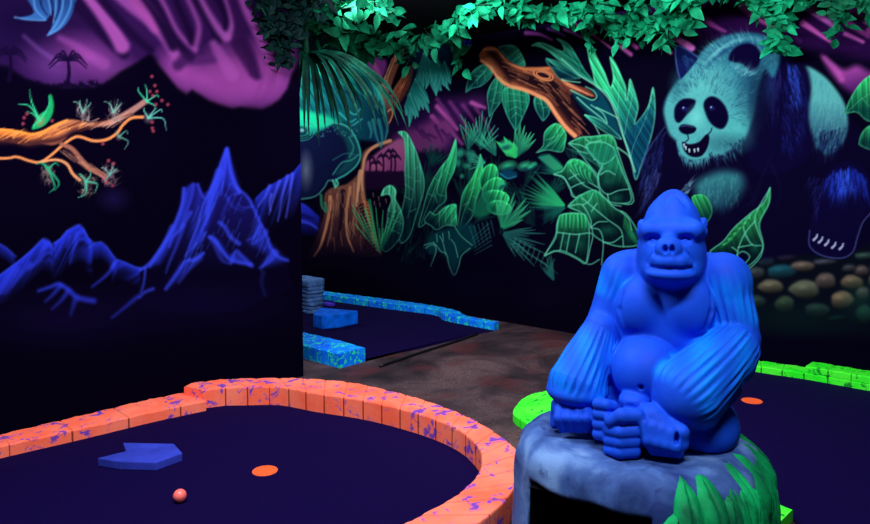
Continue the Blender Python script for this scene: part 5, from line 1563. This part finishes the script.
# ------------------------------------------------------------------ stump pedestal with a tunnel mouth and moulded leaves
PC = Vector((.69, 2.36, 0))
PR = .405
ped = props(empty('stump_pedestal', PC), 'grey blue rock stump with a black tunnel mouth and green leaves, under the gorilla', 'pedestal')
OP = math.atan2(-.85, -.53)                       # heading of the tunnel mouth


def stump_r(a, z):
    return PR * (1 + .022 * math.sin(3 * a + .6) + .016 * math.sin(5 * a + 2) + .09 * (1 - z / PED_H))


def sculpt_stump(h):
    S = Sculpt((-.62, -.62, 0.0), (.62, .62, .70), h)
    X, Y, Zz = np.meshgrid(*S.ax, indexing='ij')
    A = np.arctan2(Y, X)
    Rr = np.sqrt(X * X + Y * Y)
    f = PR * (1 + .022 * np.sin(3 * A + .6) + .016 * np.sin(5 * A + 2) + .09 * np.clip(1 - Zz / PED_H, 0, 1))
    rough = .006 * np.sin(23 * X + 3 * np.sin(9 * Y)) * np.sin(19 * Zz + 2 * np.sin(11 * X)) + .004 * np.sin(41 * Y + 17 * Zz) * np.sin(37 * X)
    top = PED_H - .0 - np.clip(Rr / PR - .80, 0, 1) * .10 - np.clip(.004 * np.sin(14 * X + 9 * Y), 0, 1) + np.where(Rr > .30, rough * .6, 0)
    a = Rr - f - rough
    c = Zz - top
    k = .09
    hh = np.clip(.5 - .5 * (a - c) / k, 0, 1)
    D = a * (1 - hh) + c * hh + k * hh * (1 - hh)
    uu = X * math.cos(OP) + Y * math.sin(OP) - .365 - .06 * np.clip(1 - Zz / PED_H, 0, 1) - rough
    k = .06
    hh = np.clip(.5 - .5 * (D - uu) / k, 0, 1)
    D = D * (1 - hh) + uu * hh + k * hh * (1 - hh)
    # tunnel: a box running in from the mouth
    u = X * math.cos(OP) + Y * math.sin(OP)
    w = -X * math.sin(OP) + Y * math.cos(OP)
    wob = .008 * np.sin(30 * w + 2) + .005 * np.sin(57 * Zz)
    box = np.maximum(np.maximum(np.abs(w + .047) - .198 - wob * .5, Zz - .50 - wob * .5), .0 - u)
    k = .02
    hh = np.clip(.5 - .5 * (D + box) / k, 0, 1)
    D = D * (1 - hh) - box * hh + k * hh * (1 - hh)
    S.D = np.maximum(D, .001 - Zz).astype(np.float32)
    return S.mesh()


m, nt, b = material('drybrushed_rock_paint', 0.75, 0.15)
v = coords(nt)
n1 = noise(nt, v, 4.2, 4, .55, .5)
n2 = noise(nt, v, 14, 4, .6, .4)
base = ramp(nt, n1, [(.36, lin((30, 52, 112))), (.5, lin((62, 96, 160))), (.64, lin((104, 142, 196)))]).outputs['Color']
base = mix(nt, ramp(nt, n2, [(.60, (0, 0, 0)), (.72, (.7, .7, .7))]).outputs['Color'], base, lin((26, 42, 96)))
nt.links.new(base, b.inputs['Base Color'])
bump(nt, b, n2, .4, .01)
SV, SF = sculpt_stump(.010 if QUICK else .007)
np_mesh('rock_body', SV, SF, m, ped)
# black lining inside the tunnel
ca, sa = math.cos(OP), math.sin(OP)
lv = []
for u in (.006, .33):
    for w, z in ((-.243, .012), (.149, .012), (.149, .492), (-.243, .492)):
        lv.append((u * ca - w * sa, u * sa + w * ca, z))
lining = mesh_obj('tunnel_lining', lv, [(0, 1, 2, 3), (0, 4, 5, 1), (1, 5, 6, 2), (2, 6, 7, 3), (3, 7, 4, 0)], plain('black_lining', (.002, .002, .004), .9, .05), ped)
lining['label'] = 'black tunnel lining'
# moulded leaves wrapped round the right-hand side
m, nt, b = material('green_relief_paint', 0.7, 0.15)
v = coords(nt)
nt.links.new(ramp(nt, noise(nt, v, 8, 4), [(.32, lin((0, 92, 58))), (.5, lin((0, 150, 84))), (.68, lin((10, 186, 104)))]).outputs['Color'], b.inputs['Base Color'])
bump(nt, b, noise(nt, v, 40, 3), .3, .004)
RELIEF = m


def relief_leaf(ang, z0, ln, wd, tilt, lift):
    """an upright leaf modelled on the stump's side: ribbed, domed, tip up"""
    nl, nw = 18, 13
    V, Fq = [], []
    for i in range(nl + 1):
        t = i / nl
        half = wd * min(1, .45 + t * 1.1) * (max(0, 1 - t ** 6) ** .8) + .001
        for j in range(nw):
            s = j / (nw - 1) * 2 - 1
            z = z0 + ln * t - .012 * abs(s) * math.cos(t * 3)
            a = ang + (tilt * t + s * half) / PR
            dome = .034 * (1 - s * s) * math.sin(math.pi * min(1, .12 + .8 * t)) + .004
            rib = -.013 * math.exp(-(s / .13) ** 2) - .003 * max(0, math.sin(t * 34 - abs(s) * 7))
            zc = max(0.004, min(z, PED_H - .004))
            rr = stump_r(a, zc) + lift + dome + rib
            if zc > PED_H - .12: rr -= (zc - PED_H + .12) ** 2 * 5.0
            V.append((rr * math.cos(a), rr * math.sin(a), zc))
    n0 = len(V)
    for i in range(nl):
        for j in range(nw - 1):
            q = i * nw + j
            Fq.append((q, q + 1, q + nw + 1, q + nw))
    # back shell sunk into the stump
    for (x, y, z) in V[:n0]:
        r = math.hypot(x, y); k = (r - .035) / r
        V.append((x * k, y * k, z))
    for i in range(nl):
        for j in range(nw - 1):
            q = n0 + i * nw + j
            Fq.append((q, q + nw, q + nw + 1, q + 1))
    rim = [j for j in range(nw)] + [i * nw + nw - 1 for i in range(1, nl + 1)] + [nl * nw + j for j in range(nw - 2, -1, -1)] + [i * nw for i in range(nl - 1, 0, -1)]
    for p, q in zip(rim, rim[1:] + rim[:1]):
        Fq.append((q, p, p + n0, q + n0))
    return V, Fq


lr = random.Random(5)
a_start, a_end = math.radians(-104), math.radians(80)
row = [(.03, .25, .062, .018), (.18, .25, .060, .014), (.28, .25, .056, .009), (.37, .235, .050, .003)]
for ri, (z0, ln, wd, lift) in enumerate(row):
    a = a_start + ri * .11
    while a < a_end:
        L = ln * lr.uniform(.95, 1.05)
        zz = z0 + lr.uniform(-.02, .02)
        V, Fq = relief_leaf(a, zz, min(L, PED_H - .008 - zz), wd * lr.uniform(.85, 1.05), lr.uniform(-.03, .03), lift + lr.uniform(-.004, .006))
        mesh_obj('leaf', V, Fq, RELIEF, ped, smooth=True, sharp=50)['label'] = 'green moulded leaf'
        a += .205
# ------------------------------------------------------------------ hanging greenery
def leaf_material(name, lo, mid_, hi):
    m, nt, b = material(name, 0.65, 0.08)
    v = coords(nt)
    nt.links.new(ramp(nt, noise(nt, v, 9, 3), [(.3, lin(lo)), (.5, lin(mid_)), (.7, lin(hi))]).outputs['Color'], b.inputs['Base Color'])
    return m


IVY = leaf_material('teal_ivy', (4, 92, 62), (10, 138, 92), (26, 186, 130))
IVYM = leaf_material('green_ivy', (3, 66, 46), (8, 102, 68), (18, 136, 92))
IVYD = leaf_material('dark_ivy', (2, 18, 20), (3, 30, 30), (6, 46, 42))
STEM = plain('dark_stem', lin((10, 60, 44)), .7, .1)
FLOWER = plain('small_blue_petals', lin((30, 70, 220)), .6, .2)


def hang_pt(px, py, off):
    """where the sight line meets the sheet hanging 'off' metres in front of the back wall, below the ceiling"""
    r = ray(px, py)
    n = Vector((.669131, .743145, 0))
    while True:
        d = n.dot(Vector((.782, 7.072, 0))) - off
        t = d / (n.x * r.x + n.y * r.y)
        p = Vector((0, 0, CAM_H)) + r * t
        if p.z < WALL_H - .10 or off > 6: return p
        off += .05


def leaf_geo(mb, p, size, rnd, out, droop=.35, top=9.0):
    """one broad pointed leaf, folded along its midrib and bent over at the tip"""
    d = Vector((rnd.gauss(0, 1), rnd.gauss(0, 1), rnd.gauss(-droop, .8)))
    d.normalize()
    nrm = (out + Vector((rnd.gauss(0, .5), rnd.gauss(0, .5), rnd.gauss(.25, .5)))).normalized()
    s = d.cross(nrm)
    if s.length < .1: return
    s.normalize()
    nrm = s.cross(d).normalized()
    if nrm.dot(out) < 0: nrm = -nrm
    prof = ((0, .05), (.14, .34), (.36, .46), (.62, .36), (.84, .17), (1.0, .0))
    V = []
    fold = rnd.uniform(.12, .4)
    bend = rnd.uniform(.1, .35)
    for t, w in prof:
        c = p + d * (size * t) - nrm * (size * bend * t * t)
        if w == 0: V.append(c); continue
        wv = size * w * .62
        V += [c + s * wv + nrm * (wv * fold), c + s * (wv * .5) + nrm * (wv * fold * .62), c, c - s * (wv * .5) + nrm * (wv * fold * .62), c - s * wv + nrm * (wv * fold)]
    for q in V: q.z = min(q.z, top)
    F = []
    for i in range(4):
        for j in range(4):
            a = i * 5 + j
            F.append((a, a + 1, a + 6, a + 5))
    F += [(20 + j, 21 + j, 25) for j in range(4)]
    mb.add(V, F)


OUT = Vector((-.669, -.743, .1)).normalized()


def garland(label, strands, mat, seed, name='leaf_garland', group=None):
    """strands: (px path, offset, leaves, spread px, leaf size px)"""
    rnd = random.Random(seed)
    o0 = hang_pt(*strands[0][0][0], strands[0][1])
    root = props(empty(name, o0), label, 'garland', group or 'leaf garlands under the ceiling')
    lv = MB()
    st = MB()
    for path, off, n, spread, size in strands:
        P3 = [hang_pt(x, y, off) for x, y in path]
        C = [Vector(q) for q in catmull([tuple(q) for q in P3], 6)]
        v, f = tube([q - o0 for q in C], .007, 6)
        st.add(v, f)
        for i in range(n):
            q = C[rnd.randrange(len(C) - 1)].lerp(C[min(len(C) - 1, rnd.randrange(len(C)))], 0)
            sc = ((q - Vector((0, 0, CAM_H))).length) / FOCAL
            q = q + Vector((rnd.gauss(0, 1) * spread * sc * .7, rnd.gauss(0, 1) * spread * sc * .45, rnd.gauss(0, 1) * spread * sc * .75))
            q.z = min(q.z, WALL_H - .06)
            dist = (Vector((.782, 7.072, 0)) - q).dot(Vector((.669, .743, 0)))
            if dist < .10: q += OUT * (.10 - dist)
            leaf_geo(lv, q - o0, size * sc * rnd.uniform(.7, 1.25), rnd, OUT, top=WALL_H - .012 - o0.z)
    st.build('stem', STEM, root, smooth=True)
    lv.build('foliage', mat, root, smooth=True)
    return root, o0


garland('bright green leaf garland along the wall top above the bough and split fern leaf',
        [([(446, 38), (452, 24), (468, 8), (492, 5), (520, 12), (545, 15), (572, 12), (600, 14)], .30, 170, 5.5, 14),
         ([(455, 20), (456, 45), (459, 70)], .25, 30, 5, 14), ([(520, 8), (548, 14), (600, 10)], .35, 60, 5, 14), ([(586, 24), (590, 40), (589, 52)], .2, 12, 3.5, 10)], IVY, 3)
garland('bright green leaf garland with a ragged fringe, left of and above the panda head',
        [([(596, 18), (625, 24), (650, 24), (676, 20), (688, 4)], .30, 150, 7, 14), ([(600, 4), (640, 6), (680, -4), (700, -12)], .38, 90, 5, 14),
         ([(614, 26), (618, 40)], .25, 18, 4.5, 12), ([(662, 24), (666, 38), (664, 40)], .25, 18, 5, 13), ([(640, 30), (645, 46)], .2, 6, 3, 9)], IVY, 5)
garland('bright green leaf garland trailing a long tail over the panda shoulder',
        [([(700, -6), (720, -10), (745, -7), (770, 1), (795, -2), (812, -9)], .30, 110, 4, 13), ([(782, 10), (783, 24), (776, 38), (786, 54)], .22, 40, 6, 14), ([(758, 8), (762, 16)], .3, 14, 4, 12)], IVY, 8)
garland('green leaf garland with two short tails at the top right corner of the mural',
        [([(808, 0), (830, -2), (855, 2), (885, -4), (930, -14)], .30, 60, 4, 13), ([(836, 4), (840, 16), (838, 26), (834, 38)], .22, 30, 4.5, 12), ([(868, 2), (872, 12)], .25, 12, 4, 12)], IVYM, 13)
gl, go = garland('mid green leaf garland sagging from the mountain wall corner to the bough',
        [([(296, 24), (318, 30), (338, 24), (356, 32), (378, 36), (398, 48), (412, 44), (430, 38), (448, 34)], .9, 120, 8, 15),
         ([(326, 32), (352, 42), (374, 44)], .7, 40, 7, 15), ([(376, 6), (386, 12), (396, 30)], 1.0, 26, 6, 15), ([(306, 4), (340, 8), (372, 2)], 1.2, 44, 8, 15), ([(402, 46), (410, 56), (406, 66)], .6, 14, 5, 13)], IVYM, 21)
fl = MB()
for px, py in ((477, 28), (475, 46), (480, 47)):
    c = hang_pt(px, py, .30)
    for k in range(5):
        t = 2 * math.pi * k / 5
        a, b_ = Vector((.743, -.669, 0)), Vector((0, 0, 1))
        u = a * math.cos(t) + b_ * math.sin(t)
        w = a * -math.sin(t) + b_ * math.cos(t)
        q = c + OUT * .16 - go
        fl.add([q, q + u * .022 + w * .012 + OUT * .006, q + u * .036, q + u * .022 - w * .012 + OUT * .006], [(0, 1, 2, 3)])
props(fl.build('blossom', FLOWER, gl), 'small blue flowers')


# dark bush hanging over the free end of the mountain wall
def corner_pt(px, py, out):
    r = ray(px, py)
    n = Vector((-.669131, .743145, 0))
    d = n.dot(Vector(LEFT_CORNER)) - out
    t = d / (n.x * r.x + n.y * r.y)
    p = Vector((0, 0, CAM_H)) + r * t
    p.z = min(p.z, WALL_H - .08)
    return p


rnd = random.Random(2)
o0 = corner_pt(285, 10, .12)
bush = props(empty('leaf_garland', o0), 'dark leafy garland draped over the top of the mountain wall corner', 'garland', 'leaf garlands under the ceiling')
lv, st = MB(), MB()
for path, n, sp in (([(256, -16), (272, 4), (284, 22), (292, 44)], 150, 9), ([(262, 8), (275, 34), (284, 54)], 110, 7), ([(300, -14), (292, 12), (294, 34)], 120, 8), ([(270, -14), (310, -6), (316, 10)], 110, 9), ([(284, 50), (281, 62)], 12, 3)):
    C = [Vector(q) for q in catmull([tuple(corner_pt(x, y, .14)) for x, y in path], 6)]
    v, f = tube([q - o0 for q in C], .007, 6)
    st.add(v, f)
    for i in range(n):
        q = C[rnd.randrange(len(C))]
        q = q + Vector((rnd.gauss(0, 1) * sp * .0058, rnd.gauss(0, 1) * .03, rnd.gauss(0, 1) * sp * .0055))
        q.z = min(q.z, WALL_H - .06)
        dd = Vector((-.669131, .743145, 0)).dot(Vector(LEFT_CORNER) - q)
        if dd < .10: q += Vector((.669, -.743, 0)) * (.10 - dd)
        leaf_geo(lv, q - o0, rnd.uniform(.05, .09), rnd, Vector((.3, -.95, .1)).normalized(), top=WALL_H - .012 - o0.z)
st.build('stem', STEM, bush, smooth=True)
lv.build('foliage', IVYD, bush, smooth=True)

# drooping palm hung from the ceiling behind the corner
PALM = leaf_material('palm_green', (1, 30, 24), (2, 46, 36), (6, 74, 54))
pc = hang_pt(306, 54, 2.0)
palm = props(empty('hanging_palm', pc), 'dark green palm with drooping strap leaves hanging beside the mountain wall corner', 'plant')
v, f = tube([(0, 0, -.04), (0, 0, .1), (.01, 0, WALL_H - .0 - pc.z)], [.035, .022, .012], 8)
mesh_obj('hanger', v, f, STEM, palm, smooth=True)
sc = (pc - Vector((0, 0, CAM_H))).length / FOCAL
rnd = random.Random(4)
tips = [(400, 112), (396, 124), (386, 130), (376, 124), (362, 128), (350, 130), (344, 124), (336, 132), (322, 128), (312, 136), (304, 130), (392, 96), (386, 102), (370, 108), (356, 112), (342, 110), (328, 116), (316, 112), (306, 104), (300, 92), (376, 88), (296, 114), (360, 92), (288, 104), (390, 108), (378, 114), (348, 118), (332, 122), (362, 116), (308, 118), (404, 128), (340, 98), (352, 100), (326, 100), (318, 142), (368, 98)]
for k, (tx, ty) in enumerate(tips):
    dx, dz = (tx - 306) * sc, -(ty - 54) * sc
    dy = rnd.uniform(-.35, .25)
    mid_ = Vector((dx * .55, dy * .6, dz * .22 + .03 * abs(dx)))
    C = [Vector(q) for q in catmull([(0, 0, 0), tuple(mid_ * .5 + Vector((0, 0, .04))), tuple(mid_), (dx * .88, dy * .9, dz * .66), (dx, dy, dz)], 5)]
    V, Fq = [], []
    for i, q in enumerate(C):
        t = i / (len(C) - 1)
        d = (C[min(i + 1, len(C) - 1)] - C[max(0, i - 1)]).normalized()
        s = d.cross(Vector((0.2, -.7, .6)).normalized()).normalized()
        nn_ = s.cross(d)
        w = .015 * (math.sin(math.pi * min(1, .12 + t * .9)) ** .7) + .001
        V += [q + s * w + nn_ * w * .35, q, q - s * w + nn_ * w * .35]
    for i in range(len(C) - 1):
        a = i * 3
        Fq += [(a, a + 1, a + 4, a + 3), (a + 1, a + 2, a + 5, a + 4)]
    mesh_obj('frond', V, Fq, PALM, palm, smooth=True)
# ------------------------------------------------------------------ stone arch and blocks on the far lane
STONE = plain('blue_grey_stone_paint', lin((74, 116, 176)), .8, .15, .45, 14, .5)


def stone(mb, c, sx, sy, sz, rnd, rot):
    """a rough slab: superellipsoid with lumps"""
    nu, nv = 20, 12
    V, Fq = [], []
    ca, sa = math.cos(rot), math.sin(rot)
    ph = rnd.uniform(0, 6)
    sg = lambda q, e: math.copysign(abs(q) ** e, q)
    for i in range(nv + 1):
        la = -math.pi / 2 + math.pi * i / nv
        for k in range(nu):
            lo = 2 * math.pi * k / nu
            lump = 1 + .05 * math.sin(3 * lo + ph) + .03 * math.sin(5 * la + 7 * lo + ph)
            x = sx * sg(math.cos(la), .22) * sg(math.cos(lo), .4) * lump
            y = sy * sg(math.cos(la), .22) * sg(math.sin(lo), .4) * lump
            z = sz * sg(math.sin(la), .6)
            V.append((c[0] + x * ca - y * sa, c[1] + x * sa + y * ca, c[2] + z))
    for i in range(nv):
        for k in range(nu):
            k2 = (k + 1) % nu
            Fq.append((i * nu + k, i * nu + k2, (i + 1) * nu + k2, (i + 1) * nu + k))
    mb.add(V, Fq)


rnd = random.Random(9)
ab = ground(313, 313)
arch = props(empty('stone_arch', (ab.x, ab.y, .006)), 'little arch of stacked blue grey stones standing on the far blue lane', 'arch')
rot = math.atan2(-.669, .743)
z = 0.0
for k in range(7):
    hz = rnd.uniform(.016, .027)
    for w in (0.0, -.56):
        mb = MB()
        j = rnd.uniform(-.01, .01)
        stone(mb, ((w + j) * .743, (w + j) * -.669, z + hz), rnd.uniform(.065, .09), .11, hz * 1.02, rnd, rot + rnd.uniform(-.1, .1))
        mb.build('stone', STONE, arch, smooth=True)
    z += hz * 1.9
for k, w in enumerate((-.02, -.20, -.38, -.55)):
    mb = MB()
    stone(mb, (w * .743, w * -.669, z + .04), .105, .12, .046, rnd, rot + rnd.uniform(-.06, .06))
    mb.build('lintel_stone', STONE, arch, smooth=True)


def block(name, pts, h, mat, label, cat, z0=.006):
    pts = ccw([tuple(p) for p in pts])
    cx = sum(p[0] for p in pts) / len(pts); cy = sum(p[1] for p in pts) / len(pts)
    bm = bmesh.new()
    vs_ = [bm.verts.new((p[0] - cx, p[1] - cy, 0)) for p in pts]
    f0 = bm.faces.new(vs_)
    ex = bmesh.ops.extrude_face_region(bm, geom=[f0])
    for e in ex['geom']:
        if isinstance(e, bmesh.types.BMVert): e.co.z = h
    bmesh.ops.recalc_face_normals(bm, faces=bm.faces)
    bmesh.ops.bevel(bm, geom=[e for e in bm.edges], offset=.010, segments=2, affect='EDGES', profile=.6)
    me = bpy.data.meshes.new(name); bm.to_mesh(me); bm.free(); me.materials.append(mat)
    o = bpy.data.objects.new(name, me); COL.objects.link(o); o.location = (cx, cy, z0)
    return props(o, label, cat)


q0, q1 = ground(322, 330).to_2d(), ground(338.5, 328.5).to_2d()
dd = Vector((.743, -.669)); nn2 = Vector((.669, .743))
block('step_block', [q0 - dd * .14, q0, q1, q1 + nn2 * .26, q0 + nn2 * .26 - dd * .36], .135, plain('blue_block_paint', lin((0, 96, 226)), .75, .1, .4, 14, .3), 'blue block standing on the far lane in front of the stone arch', 'block')
q = ground(325, 306.5).to_2d()
block('violet_strip', [q - dd * .07, q + dd * .09, q + dd * .09 + nn2 * .08, q - dd * .07 + nn2 * .08], .035, plain('violet_strip_paint', lin((72, 48, 190)), .8, .1, .2, 12), 'small flat violet strip beside the foot of the stone arch', 'stone')  # low violet strip by the foot of the arch
# ------------------------------------------------------------------ camera, light, world
cam_d = bpy.data.cameras.new('camera')
cam_d.sensor_fit = 'HORIZONTAL'
cam_d.sensor_width = 36.0
cam_d.lens = FOCAL / 870.0 * 36.0
cam_d.shift_y = -(262.0 - AXIS_Y) / 870.0
cam_d.clip_start = 0.05
cam = bpy.data.objects.new('camera', cam_d)
cam.location = (0, 0, CAM_H)
cam.rotation_euler = (math.radians(90) - PITCH, 0, 0)
COL.objects.link(cam)
bpy.context.scene.camera = cam


def area(name, loc, target, sx, sy, power, color=(1, 1, 1), spread=180):
    d = bpy.data.lights.new(name, 'AREA')
    d.shape = 'RECTANGLE'
    d.size, d.size_y, d.energy, d.color = sx, sy, power, color
    d.spread = math.radians(spread)
    o = bpy.data.objects.new(name, d)
    o.location = loc
    o.rotation_euler = (Vector(target) - Vector(loc)).to_track_quat('-Z', 'Y').to_euler()
    COL.objects.link(o)
    return o


UV = (0.93, 0.92, 1.0)


def row(name, s, off, z, power, aim_z=1.1, ln=1.3):
    """an area lamp under the ceiling, parallel to the back wall"""
    p = Vector((.782, 7.072, 0)) + Vector(D2) * s - Vector((.669131, .743145, 0)) * off
    q = Vector((.782, 7.072, aim_z)) + Vector(D2) * s - Vector((.669131, .743145, 0)) * off * .1
    return area(name, (p.x, p.y, z), q, ln, .22, power, UV)


row('ceiling_tube_panda', 3.0, 2.6, 2.88, 58)
row('ceiling_tube_bough', 1.3, 2.6, 2.88, 66)
row('ceiling_tube_far_lane', .35, 2.0, 2.88, 26)
row('fill_lamp_behind_wall', -3.7, 1.3, 2.88, 58)  # added lamp, hidden by the mountain wall, brightens the jungle mural's left end
area('ceiling_tube_statue', (0.45, 1.05, 2.85), (0.6, 2.3, 0.7), 1.0, .15, 62, UV)
area('ceiling_tube_orange_lane', (-1.2, 2.5, 2.88), (-1.5, 3.6, .4), 1.4, .25, 112, UV)

wd = bpy.data.worlds.new('dark_hall')
bpy.context.scene.world = wd
wd.use_nodes = True
wd.node_tree.nodes['Background'].inputs['Color'].default_value = (.25, .2, .5, 1)
wd.node_tree.nodes['Background'].inputs['Strength'].default_value = .05

vs = bpy.context.scene.view_settings
vs.view_transform = 'Standard'
vs.look = 'None'
vs.exposure = 0.0
vs.gamma = 1.0
vs.use_curve_mapping = False
